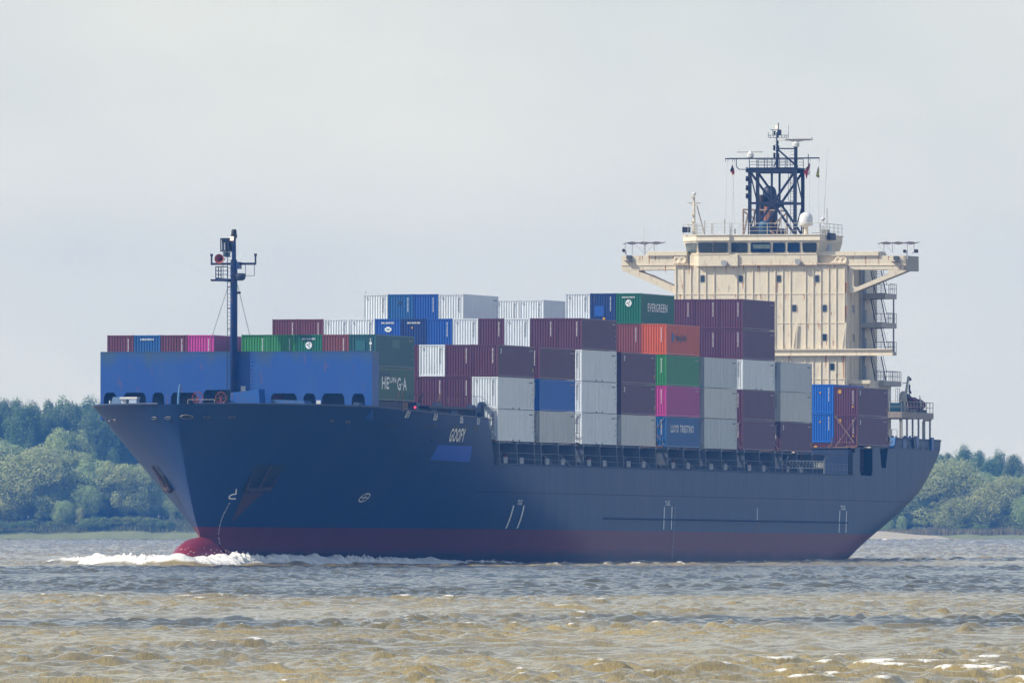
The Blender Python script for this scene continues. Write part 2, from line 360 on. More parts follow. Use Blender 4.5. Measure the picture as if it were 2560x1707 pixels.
def leaf_mat(name, col, tr=.5):
    m = bpy.data.materials.new(name); m.use_nodes = True; t = m.node_tree; n = t.nodes; l = t.links
    b = n["Principled BSDF"]; b.inputs["Roughness"].default_value = .6; b.inputs["Specular IOR Level"].default_value = .3
    g0 = n.new("ShaderNodeNewGeometry"); oi = n.new("ShaderNodeObjectInfo")
    hv = n.new("ShaderNodeHueSaturation"); hv.inputs["Color"].default_value = (*col, 1)
    v1 = n.new("ShaderNodeMapRange"); l.new(g0.outputs["Random Per Island"], v1.inputs[0]); v1.inputs[3].default_value = .82; v1.inputs[4].default_value = 1.18; l.new(v1.outputs[0], hv.inputs["Value"])
    v2 = n.new("ShaderNodeMapRange"); l.new(oi.outputs["Random"], v2.inputs[0]); v2.inputs[3].default_value = .475; v2.inputs[4].default_value = .52; l.new(v2.outputs[0], hv.inputs["Hue"])
    l.new(hv.outputs[0], b.inputs["Base Color"])
    tl = n.new("ShaderNodeBsdfTranslucent"); l.new(hv.outputs[0], tl.inputs[0]); ms = n.new("ShaderNodeMixShader"); ms.inputs[0].default_value = tr
    l.new(b.outputs[0], ms.inputs[1]); l.new(tl.outputs[0], ms.inputs[2]); l.new(ms.outputs[0], n["Material Output"].inputs[0]); return m
LM = dict(poplar=leaf_mat("poplar_leaf", (.23, .335, .13)), willow=leaf_mat("willow_leaf", (.52, .58, .24)), bush=leaf_mat("bush_leaf", (.24, .32, .10)))
BARK = paint("bark", (.12, .10, .08), .9, .4)
def crown_mesh(kind, seed, h, wd, nclump, per):
    """crown = leaf-sized faces gathered in clumps through an uneven volume"""
    rr = np.random.default_rng(seed); vs = []; fs = []
    cs = []
    for i in range(nclump):
        if kind == 'poplar':
            u = rr.uniform(.10, 1.0); prof = math.sqrt(max(.02, 1 - u ** 3.2)) * (.75 + .25 * math.sin(u * 3.0))
            a = rr.uniform(0, 6.283); r_ = wd * .5 * prof * rr.uniform(.35, 1.0)
            cs.append((r_ * math.cos(a), r_ * math.sin(a), h * u, wd * .13 * rr.uniform(.6, 1.3), wd * .30 * rr.uniform(.7, 1.4)))
        else:
            a = rr.uniform(0, 6.283); u = rr.uniform(-.35, 1); r_ = wd * .5 * math.sqrt(max(0, 1 - (u * .9) ** 2)) * rr.uniform(.55, 1.0)
            cs.append((r_ * math.cos(a), r_ * math.sin(a), h * (.42 + .5 * u), wd * .15 * rr.uniform(.6, 1.35), wd * .12 * rr.uniform(.6, 1.35)))
    for (cx, cy, cz, rx, rz) in cs:
        d = rr.normal(size=(per, 3)); d /= np.linalg.norm(d, axis=1)[:, None]; d *= rr.uniform(.55, 1.0, size=(per, 1)) ** .6
        p = np.array([cx, cy, cz]) + d * np.array([rx, rx, rz])
        nrm = d + rr.normal(size=(per, 3)) * .32; nrm /= np.linalg.norm(nrm, axis=1)[:, None]
        up = rr.normal(size=(per, 3)); a_ = np.cross(nrm, up); a_ /= np.linalg.norm(a_, axis=1)[:, None]; b_ = np.cross(nrm, a_)
        s_ = rr.uniform(.09, .19, size=(per, 1))
        q = np.stack([p - a_ * s_ * .6, p - b_ * s_ * .9, p + a_ * s_ * .6, p + b_ * s_], 1).reshape(-1, 3)
        o = sum(len(x) for x in vs); vs.append(q); fs.append(np.arange(per * 4).reshape(-1, 4) + o)
    V = np.vstack(vs); F = np.vstack(fs)
    V[:, 2] = np.maximum(V[:, 2], .15)
    me = bpy.data.meshes.new("crown"); me.from_pydata(V.tolist(), [], F.tolist()); me.materials.append(LM[kind]); me.update(); return me
def trunk_mesh(h, r, seed, wd):
    b = MB(); rr = random.Random(seed); p = Vector((0, 0, -1)); top = Vector((rr.uniform(-.3, .3), rr.uniform(-.3, .3), h * .8))
    b.bar(p, top, r, 8, r * .25)
    for k in range(7):
        u = rr.uniform(.25, .8); a = rr.uniform(0, 6.28); s = p.lerp(top, u); e = s + Vector((math.cos(a) * wd * .35, math.sin(a) * wd * .35, h * .15)); b.bar(s, e, r * .35, 5, r * .1)
    me = bpy.data.meshes.new("trunk"); me.from_pydata(b.v, [], b.f); me.materials.append(BARK); me.update(); return me
PROTO = {'poplar': [(crown_mesh('poplar', 10 + i, 1.0 * hh, wd, nc, 210), trunk_mesh(hh, .32, i, wd), hh, wd) for i, (hh, wd, nc) in enumerate(((18, 7.5, 120), (20, 9, 140), (17, 8.5, 130), (19, 7, 110)))],
         'willow': [(crown_mesh('willow', 30 + i, 1.0 * hh, wd, nc, 260), trunk_mesh(hh * .7, .3, 9 + i, wd), hh, wd) for i, (hh, wd, nc) in enumerate(((9, 9, 85), (8, 11, 105), (10, 8, 80)))],
         'bush': [(crown_mesh('bush', 50 + i, 1.0 * hh, wd, nc, 130), trunk_mesh(hh * .6, .1, 20 + i, wd), hh, wd) for i, (hh, wd, nc) in enumerate(((4, 5, 40), (3.4, 6.5, 50)))]}
def tree(kind, x, y, top, wscale=1.0, label='', group='', seed=0):
    cr_, tr_, hh, wd = PROTO[kind][seed % len(PROTO[kind])]
    gz = ground_z(x, y); s = (top - gz) / hh / (1.0 if kind == 'poplar' else .98)
    nm = {'poplar': 'poplar_tree', 'willow': 'willow_tree', 'bush': 'bush'}[kind]
    r_ = empty(nm, (x, y, gz), (0, 0, seed * 2.39)); r_.scale = (s * wscale, s * wscale, s)
    a = bpy.data.objects.new("crown", cr_); COL.objects.link(a); a.parent = r_
    b = bpy.data.objects.new("trunk", tr_); COL.objects.link(b); b.parent = r_
    tag(r_, label, {'poplar': 'tree', 'willow': 'tree', 'bush': 'bush'}[kind], group); return r_
def forest():
    rr = random.Random(11)
    # tree line heights read off the photograph: (px, py of the top)
    ltop = [(-120, 990), (0, 992), (60, 1000), (120, 1010), (160, 1000), (210, 1008), (260, 1012), (330, 1015), (420, 1025), (520, 1030), (700, 1050), (1000, 1060), (1500, 1070), (1900, 1095), (2080, 1100), (2200, 1112)]
    rtop = [(2200, 1112), (2355, 1118), (2400, 1112), (2440, 1118), (2480, 1132), (2520, 1140), (2560, 1142), (2700, 1150)]
    def tp(px): 
        t = ltop if px < 2200 else rtop
        return float(np.interp(px, [a for a, _ in t], [c for _, c in t]))
    k = 0
    for row, (dy, drop, st) in enumerate(((62, 0, 40), (48, 16, 44), (36, 75, 56))):
        px = -260 + row * 20
        while px < 2830:
            hidden = 560 < px < 2080
            if not (hidden and row == 2):
                Y = ZS + dy + rr.uniform(-4, 4); py = tp(px) + drop + 21 + rr.uniform(-12, 18)
                if row == 2: py += rr.uniform(0, 60)
                k += 1
                right = px > 2080
                tree('poplar', (px - 1280) / FPX * Y, Y, pzs(py, Y), rr.uniform(.85, 1.2) * (1.15 if right else 1), 
                     'dense dark green tree in the hazy wood on the far shore, ' + ('right of the stern' if right else 'behind the ship' if hidden else 'left of the bow'),
                     'trees right of the stern' if right else 'trees hidden behind the ship' if hidden else 'trees of the tall wood left of the bow', k)
            px += st * rr.uniform(.75, 1.25) * (1.9 if hidden else 1)
    W = [ # willows in front: px, py top, dist, width
        (-30, 1105, 26, 1.2), (40, 1130, 20, 1.3), (110, 1240, 12, 1.0), (185, 1132, 24, .8), (115, 1200, 20, .9), (235, 1150, 22, 1.2), (215, 1215, 15, .9), (160, 1255, 10, .8), (290, 1158, 20, 1.2), (170, 1080, 30, .7), (330, 1170, 22, .9), (275, 1175, 30, 1.0),
        (400, 1215, 22, 1.0), (440, 1235, 20, .9), (485, 1240, 20, 1), (60, 1180, 24, 1.1), (10, 1235, 14, 1.1), (200, 1270, 9, .7),
        (2180, 1180, 24, 1.1), (2340, 1160, 25, 1.2), (2380, 1180, 22, 1.3), (2440, 1186, 24, 1.2), (2475, 1200, 20, 1.1), (2540, 1195, 22, 1.1), (2575, 1240, 15, 1.3), (2520, 1290, 16, 1.0), (2300, 1235, 22, 1.2), (2255, 1290, 14, .6), (2395, 1245, 18, 1.2), (2350, 1290, 18, 1.0), (2450, 1280, 16, 1.2), (2220, 1300, 12, .8), (2520, 1240, 24, .9)]
    for i, (px, py, d, ws) in enumerate(W):
        Y = ZS + d + 8; right = px > 2000; where = 'right of the stern' if right else 'left of the bow'
        tree('willow', (px - 1280) / FPX * Y, Y, pzs(py, Y), ws * .92, 'pale yellow green willow with a rounded crown below the tall wood ' + where, 'willows ' + where, i)
    for i in range(34):
        px = -80 + i * 21 if i < 26 else 2190 + (i - 26) * 52
        right = px > 2000; Y = ZS + (17 if right else 15) + rr.uniform(-1, 2)
        py = 1305 + rr.uniform(-9, 8) if not right else 1316 + rr.uniform(-5, 6)
        if 200 < px < 400: py = 1294 + rr.uniform(-2, 3)
        tree('bush', (px - 1280) / FPX * Y, Y, pzs(py, Y), rr.uniform(1.1, 1.7), 'low green bush at the edge of the far bank ' + ('right of the stern' if right else 'left of the bow'), 'low bushes ' + ('right of the stern' if right else 'left of the bow'), i)
forest()
def reeds(x0, x1, y0, y1, n, h0, col, name):
    rr = np.random.default_rng(int(abs(x0) * 3)); X = rr.uniform(x0, x1, n); Y = rr.uniform(y0, y1, n)
    H = h0 * rr.uniform(.6, 1.15, n) * (1 + .25 * np.sin(X * .4)); Wd = rr.uniform(.05, .14, n); V = np.zeros((n, 3, 3))
    Z = np.array([ground_z(a, b) for a, b in zip(X, Y)]); ang = rr.uniform(0, 3.14, n)
    V[:, 0] = np.stack([X - Wd * np.cos(ang), Y - Wd * np.sin(ang), Z], 1); V[:, 1] = np.stack([X + Wd * np.cos(ang), Y + Wd * np.sin(ang), Z], 1); V[:, 2] = np.stack([X + rr.normal(0, .1, n), Y, Z + H], 1)
    me = bpy.data.meshes.new(name); me.from_pydata(V.reshape(-1, 3).tolist(), [], np.arange(n * 3).reshape(-1, 3).tolist()); me.materials.append(leaf_mat(name + "_leaf", col, .3)); me.update()
    o = bpy.data.objects.new(name, me); COL.objects.link(o); tag(o, kind='stuff'); return o
reeds(-150, 10, ZS + 12, ZS + 24, 26000, 1.0, (.17, .20, .07), "reeds")
reeds(52, 150, ZS + 9, ZS + 16, 9000, 1.2, (.30, .27, .13), "dry_grass")

# ------------------------------------------------------------------ unseen cloud added on the sun side, shaped to shade the river before the ship
def shade_cloud():
    b = MB(); rr = random.Random(5); hC = 620.0
    ox, oy = sd.x / sd.z * hC, sd.y / sd.z * hC
    def patch(y0, y1, x0, x1, th, amp=1.0, nu=56):
        nv = 20; v = []; f = []
        for side in (1, -1):
            for j in range(nv + 1):
                for i in range(nu + 1):
                    u, q = i / nu, j / nv; e = math.sin(math.pi * u) ** .35 * math.sin(math.pi * q) ** .5
                    ja = (12 * math.sin(i * .43) + 9 * math.sin(i * .97 + 1) + 6 * math.sin(i * 2.3 + 2)) * amp if 0 < i < nu else 0
                    zz = side * th * e * (.7 + .3 * math.sin(i * .7) * math.cos(j * .9) + .15 * math.sin(i * 1.9 + j))
                    v.append((ox + x0 + (x1 - x0) * u, oy + y0 + (y1 - y0) * q + ja * (1.3 - 1.1 * q), hC + zz))
        n = nu + 1; off = n * (nv + 1)
        for s_ in (0, off):
            for j in range(nv):
                for i in range(nu):
                    a = s_ + j * n + i; f.append((a, a + 1, a + n + 1, a + n) if s_ == 0 else (a, a + n, a + n + 1, a + 1))
        b.add(v, f)
    patch(745, 1208, -300, 300, 22, 1.6, 170); patch(516, 556, -62, -4, 6, .8, 40); patch(532, 572, 2, 60, 6, .8, 40)
    o = b.build("shade_cloud", paint("shade_cloud_white", (.9, .9, .92), .95, 0), smooth=True, merge=.01); tag(o, kind='stuff')
shade_cloud()
# ------------------------------------------------------------------ haze
def haze():
    b = MB().box(-1500, 1500, -30, 3000, -2.5, 62); m = bpy.data.materials.new("haze"); m.use_nodes = True; t = m.node_tree; t.nodes.clear()
    o = t.nodes.new("ShaderNodeOutputMaterial"); p = t.nodes.new("ShaderNodeVolumePrincipled"); t.links.new(p.outputs[0], o.inputs["Volume"])
    p.inputs["Color"].default_value = HAZE_COL; p.inputs["Density"].default_value = HAZE_D; p.inputs["Anisotropy"].default_value = 0.0
    ob = b.build("haze", m); tag(ob, kind='stuff')
HAZE_COL, HAZE_D = (.10, .35, 1.0, 1), .00014
haze()
# ================================================================== the ship
ship = empty("container_ship"); ship.location = (QX, QY, 0); ship.rotation_euler = SHIP_ROT
tag(ship, "long dark blue container ship with red bottom paint and a cream bridge at the stern", "container ship")
NAVY = (.010, .042, .150); RED = (.17, .020, .030)
# ---- hull form
def stem_x(z): u = min(1.2, max(0, (z - 2.5) / 11.0)); return 43.0 + 7.46 * u ** .727
def hb_bow(x, z):
    u = min(1.1, max(0, z / 13.5)); Lh = 75.276 - (75.276 - 46.999) * u ** 1.065; n = 1.305 + (2.823 - 1.305) * u ** 1.115; m = 1 - .44 * u ** 2
    t = min(1, max(0, (stem_x(z) - x) / Lh)); return 15.05 * (1 - (1 - t) ** n) ** m
XA = ([-3, .79, 2.1, 3.13, 4.05, 5.0, 6.15, 7.31, 9.18, 10.68, 11.96, 12.95], [-100, -117.4, -123.5, -128.8, -133.9, -139.1, -144.4, -149.7, -155.4, -158.9, -162.8, -165.2])
XT = -165.2
def hb_stern(x, z):
    xa = float(np.interp(z, *XA)); lr = float(np.interp(z, [0, 12], [42, 22])); t = min(1, max(0, (xa - x) / lr)); return 15.05 * (1 - t ** 2.4)
def stern_x(z):
    xa = float(np.interp(z, *XA)); lr = float(np.interp(z, [0, 12], [42, 22])); return max(XT, xa - lr)
def hby(x, z): return hb_bow(x, z) if x > -40 else hb_stern(x, z)
def ztop(x): return float(np.interp(x, [3.66, 18.7, 33, 42], [13.13, 13.43, 13.85, 13.92]))
ZD = 9.07

def hull_material():
    m = bpy.data.materials.new("hull_paint"); m.use_nodes = True; t = m.node_tree; n = t.nodes; l = t.links; b = n["Principled BSDF"]
    tcx = n.new("ShaderNodeTexCoord"); sp = n.new("ShaderNodeSeparateXYZ"); l.new(tcx.outputs["Object"], sp.inputs[0])
    def mth(op, a, b_=None, c=None, clamp=False):
        q = n.new("ShaderNodeMath"); q.operation = op; q.use_clamp = clamp
        for i, v in enumerate((a, b_, c)):
            if v is None: continue
            if isinstance(v, (int, float)): q.inputs[i].default_value = v
            else: l.new(v, q.inputs[i])
        return q.outputs[0]
    def noise(sc_, det=6, ro=.6, s=1.0):
        mp_ = n.new("ShaderNodeMapping"); mp_.inputs["Scale"].default_value = sc_; l.new(tcx.outputs["Object"], mp_.inputs[0])
        q = n.new("ShaderNodeTexNoise"); q.inputs["Scale"].default_value = s; q.inputs["Detail"].default_value = det; q.inputs["Roughness"].default_value = ro; l.new(mp_.outputs[0], q.inputs[0]); return q.outputs[0]
    def mix(f, a, b_):
        q = n.new("ShaderNodeMix"); q.data_type = 'RGBA'
        (l.new(f, q.inputs[0]) if not isinstance(f, float) else setattr(q.inputs[0], 'default_value', f))
        for i, v in ((6, a), (7, b_)):
            if isinstance(v, tuple): q.inputs[i].default_value = (*v, 1)
            else: l.new(v, q.inputs[i])
        return q.outputs[2]
    def rng_(v, a, b_, c=0, d=1):
        q = n.new("ShaderNodeMapRange"); l.new(v, q.inputs[0]); q.inputs[1].default_value = a; q.inputs[2].default_value = b_; q.inputs[3].default_value = c; q.inputs[4].default_value = d; return q.outputs[0]
    x, z = sp.outputs[0], sp.outputs[2]
    # sky sheen painted in: paler upright side from amidships aft, darker bow flare
    aft = rng_(mth('ADD', x, mth('MULTIPLY', noise((.05, .05, .12)), 22)), 16, -34)
    blue = mix(aft, NAVY, (.052, .095, .180))
    st = noise((.55, .0, .04), 8, .65)
    blue = mix(mth('MULTIPLY', rng_(st, .42, .75, 0, .55), mth('ADD', mth('MULTIPLY', aft, .85), .15)), blue, (.12, .15, .19))
    red = mix(aft, RED, (.21, .058, .066)); red = mix(rng_(st, .5, .8, 0, .4), red, (.16, .09, .10))
    # scum near the waterline and the darker wet belt
    wl = mth('ADD', z, mth('MULTIPLY', noise((.25, .25, .9)), 1.1))
    red = mix(rng_(wl, 2.1, 1.3), red, (.035, .024, .045))
    col = mix(mth('GREATER_THAN', z, 3.22), red, blue)
    # plate seams
    seam = mth('LESS_THAN', mth('ABSOLUTE', mth('SUBTRACT', z, 6.55)), .06)
    aftm = mth('LESS_THAN', x, 3)
    col = mix(mth('MULTIPLY', mth('MULTIPLY', seam, aftm), .8), col, (.012, .02, .04))
    vx = mth('ABSOLUTE', mth('SUBTRACT', mth('MODULO', mth('ADD', x, 200.0), 11.8), 5.9)); vs_ = mth('MULTIPLY', mth('LESS_THAN', vx, .10), mth('LESS_THAN', x, -6))
    col = mix(mth('MULTIPLY', mth('MULTIPLY', vs_, mth('GREATER_THAN', z, 6.55)), .6), col, (.015, .025, .045))
    # rust runs
    rn = noise((.9, .0, .035), 5, .75); rs = mth('MULTIPLY', rng_(rn, .66, .76), rng_(noise((.12, .12, .12)), .5, .62))
    col = mix(mth('MULTIPLY', rs, .7), col, (.12, .055, .035))
    l.new(col, b.inputs["Base Color"]); b.inputs["Roughness"].default_value = .5; b.inputs["Specular IOR Level"].default_value = .22
    bp = n.new("ShaderNodeBump"); bp.inputs["Strength"].default_value = .15; bp.inputs["Distance"].default_value = .05; l.new(noise((1.25, .0, .05), 2, .4), bp.inputs["Height"]); l.new(bp.outputs[0], b.inputs["Normal"])
    return m
HULLM = hull_material()
navy = paint("navy_steel", (.022, .045, .105), .5, .35, .15, gcol=(.06, .07, .09))
navy_dark = paint("navy_dark", (.010, .020, .048), .55, .2)
royal = paint("royal_blue", (.018, .105, .37), .45, .28, .55, gcol=(.05, .12, .22), streak=3)
cream = paint("cream_paint", (.80, .71, .535), .5, .12, .6, gcol=(.58, .52, .44), streak=5, scale=.3)
cream2 = paint("cream_paint_clean", (.82, .73, .55), .5, .1, .45, gcol=(.6, .52, .42))
greyc = paint("grey_cream", (.42, .40, .34), .5, .3, .35, gcol=(.25, .24, .22))
white = paint("white_paint", (.78, .78, .76), .45, .15, .1)
black = paint("black_fitting", (.012, .012, .015), .5, .2)
rusty = paint("rusty_steel", (.17, .09, .055), .8, .6, .9)
ochre = paint("ochre_steel", (.42, .24, .10), .6, .4, .6)
deckm = paint("deck_paint", (.05, .055, .06), .7, .4, .3)
winglass = glass_mat("window_glass", (.018, .035, .055))
markw = paint("mark_white", (.92, .95, .95), .5, .08, 0)

markr = paint("mark_red", (.45, .05, .04), .5, .2)

def hull():
    b = MB()
    zs = [-2, -1, -.4, 0, .5, 1, 1.6, 2.2, 2.8, 3.22, 3.8, 4.5, 5.2, 6, 6.8, 7.6, 8.4, ZD]
    nf = 44
    for s in (1, -1):
        rows = []
        for z in zs:
            r_ = []
            xs_ = stem_x(z)
            for k in range(nf + 1):
                q = k / nf; q = 1 - (1 - q) ** 2.3; x = .75 + (xs_ - .75) * q; r_.append((x, s * hb_bow(x, z), z))
            rows.append(r_)
        for i in range(1, 11):
            v_ = i / 10; r_ = []
            for k in range(nf + 1):
                q = k / nf; q = 1 - (1 - q) ** 2.3; z = ZD + (13.3 - ZD) * v_
                for _ in range(4):
                    x0 = .75 + (z - ZD) * (3.66 - .75) / 4.06; x = x0 + (stem_x(z) - x0) * q; z = ZD + (ztop(x) - ZD) * v_
                r_.append((x, s * hb_bow(x, z), z))
            rows.append(r_)
        n = nf + 1; v = [p for r_ in rows for p in r_]
        b.add(v, [(i * n + k, i * n + k + 1, (i + 1) * n + k + 1, (i + 1) * n + k) for i in range(len(rows) - 1) for k in range(nf)])
        # midbody and quarter below the deck edge
        na = 64; rows = []
        for z in zs:
            xe = stern_x(z); r_ = []
            for k in range(na + 1):
                q = k / na; x = .75 + (-100 - .75) * (q / .35) if q < .35 else -100 + (xe + 100) * ((q - .35) / .65)
                r_.append((x, s * hby(x, z), z))
            rows.append(r_)
        n = na + 1; v = [p for r_ in rows for p in r_]
        b.add(v, [(i * n + k, i * n + k + 1, (i + 1) * n + k + 1, (i + 1) * n + k) for i in range(len(rows) - 1) for k in range(na)])
        # plating above the deck edge at the stern, with its openings (open = columns between the x values)
        xe = [-129.0, -129.9, -131.9, -132.2, -136.7, -137.0, -139.9, -140.7, -142.4, -143.3, -145.5, -146.4, -150, -154, -157, -160, -163, XT]
        zz = [ZD, 9.35, 9.9, 10.6, 11.3, 11.6, 11.88]
        gv = {}
        def P(i, j):
            x, z = xe[i], zz[j]
            if (i == 7 or i == 8) and j > 2: x = {7: -140.7 + .8 * (z - 9.9) / 2, 8: -142.4 - .9 * (z - 9.9) / 2}[i]
            return (x, s * hb_stern(x, z), z)
        for i in range(len(xe) - 1):
            for j in range(len(zz) - 1):
                if i in (3,) : continue
                if i in (2, 4) and not (j == 0 and False): 
                    if 0 < j: continue
                if i == 7 and j >= 2: continue
                if i == 0 and j >= 4: continue
                b.add([P(i, j), P(i + 1, j), P(i + 1, j + 1), P(i, j + 1)], [(0, 1, 2, 3)])
        # stern bulwark above the upper deck
        xb = [-146.0, -147, -150, -154, -157, -160, -163, XT]
        for i in range(len(xb) - 1):
            p = [(xb[i], 11.88), (xb[i + 1], 11.88), (xb[i + 1], 12.85), (xb[i] - (.7 if i == 0 else 0), 12.85)]
            b.add([(x, s * hb_stern(x, z), z) for x, z in p], [(0, 1, 2, 3)])
    # transom
    zt = [z for z in zs if stern_x(z) <= XT + .01] + [10, 11, 11.88, 12.85]
    for a, c in zip(zt[:-1], zt[1:]):
        ya, yc = hb_stern(XT, a), hb_stern(XT, c); b.add([(XT, -ya, a), (XT, ya, a), (XT, yc, c), (XT, -yc, c)], [(0, 1, 2, 3)])
    # decks closing the shell
    for x0, x1, z, k in ((-164.9, -128.9, 8.9, 40), (-129.0, .9, 8.9, 20)):
        pts = [(x0 + (x1 - x0) * i / k) for i in range(k + 1)]
        for a, c in zip(pts[:-1], pts[1:]): b.add([(a, -hby(a, z) + .02, z), (c, -hby(c, z) + .02, z), (c, hby(c, z) - .02, z), (a, hby(a, z) - .02, z)], [(0, 1, 2, 3)])
    o = b.build("hull", HULLM, ship, smooth=True, merge=.012)
    try:
        o.data.set_sharp_from_angle(angle=R(32))
    except Exception: pass
    return o
hull_o = hull()
def foredeck():
    b = MB()
    xs = [.8 + (50 - .8) * i / 40 for i in range(41)]
    for a, c in zip(xs[:-1], xs[1:]):
        za = 12.7 if a > 18 else 11.0; ya, yc = hb_bow(a, za) - .03, hb_bow(c, za) - .03
        b.add([(a, -ya, za), (c, -yc, za), (c, yc, za), (a, ya, za)], [(0, 1, 2, 3)])
    b.box(18, 18.1, -14, 14, 10.9, 12.7)
    b.build("foredeck", deckm, ship)
    b = MB()
    xs = [-145 - (165.1 - 145) * i / 14 for i in range(15)]
    for a, c in zip(xs[:-1], xs[1:]): b.add([(a, -hb_stern(a, 11.9) + .03, 11.92), (c, -hb_stern(c, 11.9) + .03, 11.92), (c, hb_stern(c, 11.9) - .03, 11.92), (a, hb_stern(a, 11.9) - .03, 11.92)], [(0, 1, 2, 3)])
    b.box(-145, -129.5, -14.4, 14.4, 11.72, 11.86)
    b.build("mooring_deck", deckm, ship)
    # cap rail along bulwark tops
    b = MB()
    for s in (1, -1):
        pts = []
        for k in range(50):
            q = k / 49; q = 1 - (1 - q) ** 2.3; x = 3.6 + (50.4 - 3.6) * q; z = ztop(x); x = min(x, stem_x(z) - .02); pts.append((x, s * hb_bow(x, z), z + .03))
        b.path(pts, .09, 5)
        b.path([(x, s * hb_stern(x, 12.85), 12.88) for x in (-146.7, -150, -154, -157, -160, -163, XT)], .09, 5)
        b.path([(x, s * 15.06, ZD + .02) for x in (.7, -60, -129)], .07, 5)
    b.path([(XT, -hb_stern(XT, 12.8), 12.88), (XT, hb_stern(XT, 12.8), 12.88)], .09, 5)
    b.build("cap_rail", navy, ship)
foredeck()
def bulb():
    b = MB(); v = []; f = []; n = 20; m = 12; cx, cz = 42.3, -.95
    for i in range(m + 1):
        t = i / m; x = cx + 7.4 * math.sin(t * math.pi / 2); r_ = math.cos(t * math.pi / 2) ** .85 if t < 1 else 0.001
        for k in range(n):
            a = 2 * math.pi * k / n; v.append((x, 2.35 * r_ * math.cos(a), cz + 3.3 * r_ * math.sin(a) + .15 * t))
    f = [(i * n + k, i * n + (k + 1) % n, (i + 1) * n + (k + 1) % n, (i + 1) * n + k) for i in range(m) for k in range(n)]
    b.add(v, f)
    # fairing back into the forefoot
    v = []
    for i in range(9):
        t = i / 8; x = cx - 12 * t
        for k in range(n):
            a = 2 * math.pi * k / n; v.append((x, (2.5 + 1.4 * t) * math.cos(a), cz - 2.6 * t + (3.3) * math.sin(a)))
    b.add(v, [(i * n + k, i * n + (k + 1) % n, (i + 1) * n + (k + 1) % n, (i + 1) * n + k) for i in range(8) for k in range(n)])
    b.build("bulbous_bow", paint("bottom_red", (.27, .028, .040), .3, .2, .1, gcol=(.16, .05, .06)), ship, smooth=True, merge=.01)
bulb()

# ---- lettering that follows the plating
def text_faces(s, size=1.0):
    cu = bpy.data.curves.new("t", 'FONT'); cu.body = s; cu.size = size; cu.resolution_u = 3; cu.offset = .026; cu.space_character = 1.12; cu.fill_mode = 'FRONT'
    o = bpy.data.objects.new("t", cu); COL.objects.link(o); bpy.context.view_layer.update()
    me = bpy.data.meshes.new_from_object(o.evaluated_get(bpy.context.evaluated_depsgraph_get()))
    v = [tuple(p.co) for p in me.vertices]; f = [tuple(p.vertices) for p in me.polygons]
    bpy.data.objects.remove(o); bpy.data.meshes.remove(me); return v, f
def on_shell(name, v, f, x0, z0, mat, side=1, off=.035, label=None):
    """flat drawing (u to the right as read from port, v up) wrapped on the port shell"""
    b = MB()
    # subdivide for curvature
    bm = bmesh.new(); bv = [bm.verts.new((p[0], p[1], 0)) for p in v]
    for q in f:
        try: bm.faces.new([bv[i] for i in q])
        except Exception: pass
    bmesh.ops.triangulate(bm, faces=bm.faces)
    for _ in range(2):
        lg = [e for e in bm.edges if e.calc_length() > .9]
        if lg: bmesh.ops.subdivide_edges(bm, edges=lg, cuts=1)
    bmesh.ops.triangulate(bm, faces=bm.faces)
    bm.verts.ensure_lookup_table(); bm.verts.index_update()
    vv = []
    for p in bm.verts:
        x, z = x0 - p.co.x, z0 + p.co.y; vv.append((x, side * (hby(x, z) + off), z))
    ff = [tuple(q.index for q in p.verts) for p in bm.faces]; bm.free()
    b.add(vv, ff); return b.build(name, mat, hull_o, label=label)
def strip(x0, z0, x1, z1, wd): # slanted stroke
    d = Vector((x1 - x0, z1 - z0)); n = Vector((-d.y, d.x)).normalized() * wd / 2; k = max(1, int(d.length / .8)); v = []; f = []
    for i in range(k + 1):
        p = Vector((x0, z0)) + d * i / k; v += [(p + n)[:], (p - n)[:]]
        if i: f.append((2 * i - 2, 2 * i - 1, 2 * i + 1, 2 * i))
    return [(a, c, 0) for a, c in v], f
def merge_d(parts):
    V = []; F = []
    for v, f in parts: o = len(V); V += v; F += [tuple(i + o for i in q) for q in f]
    return V, F
def shell_at(px, py):
    def g(x): _, y, z = A(px, py, x=x); return abs(y) - hby(x, z), y, z
    x = 51.0; pv = g(x)[0]
    while x > -168:
        if pv > 0 and g(x - 1)[0] <= 0: break
        x -= 1; pv = g(x)[0]
    a, c = x, x - 1
    for _ in range(24):
        m_ = (a + c) / 2
        if g(m_)[0] > 0: a = m_
        else: c = m_
    _, y, z = g(a); return a, y, z
def frame_at(px, py):
    """point on the shell with its along-ship tangent, upward tangent and outward normal"""
    x, y, z = shell_at(px, py); h = .25; side = 1 if y > 0 else -1
    def P(x, z): return Vector((x, side * hby(x, z), z))
    xa = min(x + h, stem_x(z) - .01); t = (P(xa, z) - P(x - h, z)).normalized(); u = (P(x, z + h) - P(x, z - h)).normalized()
    nn = t.cross(u).normalized(); nn = nn if nn.y * side > 0 else -nn; u = nn.cross(t).normalized(); u = u if u.z > 0 else -u
    return P(x, z), t, u, nn
def dash(b, px, py, w_, h_):
    p, t, u, nn = frame_at(px, py); c = p + nn * .04; b.add([c - t * w_ - u * h_, c + t * w_ - u * h_, c + t * w_ + u * h_, c - t * w_ + u * h_], [(0, 1, 2, 3)])
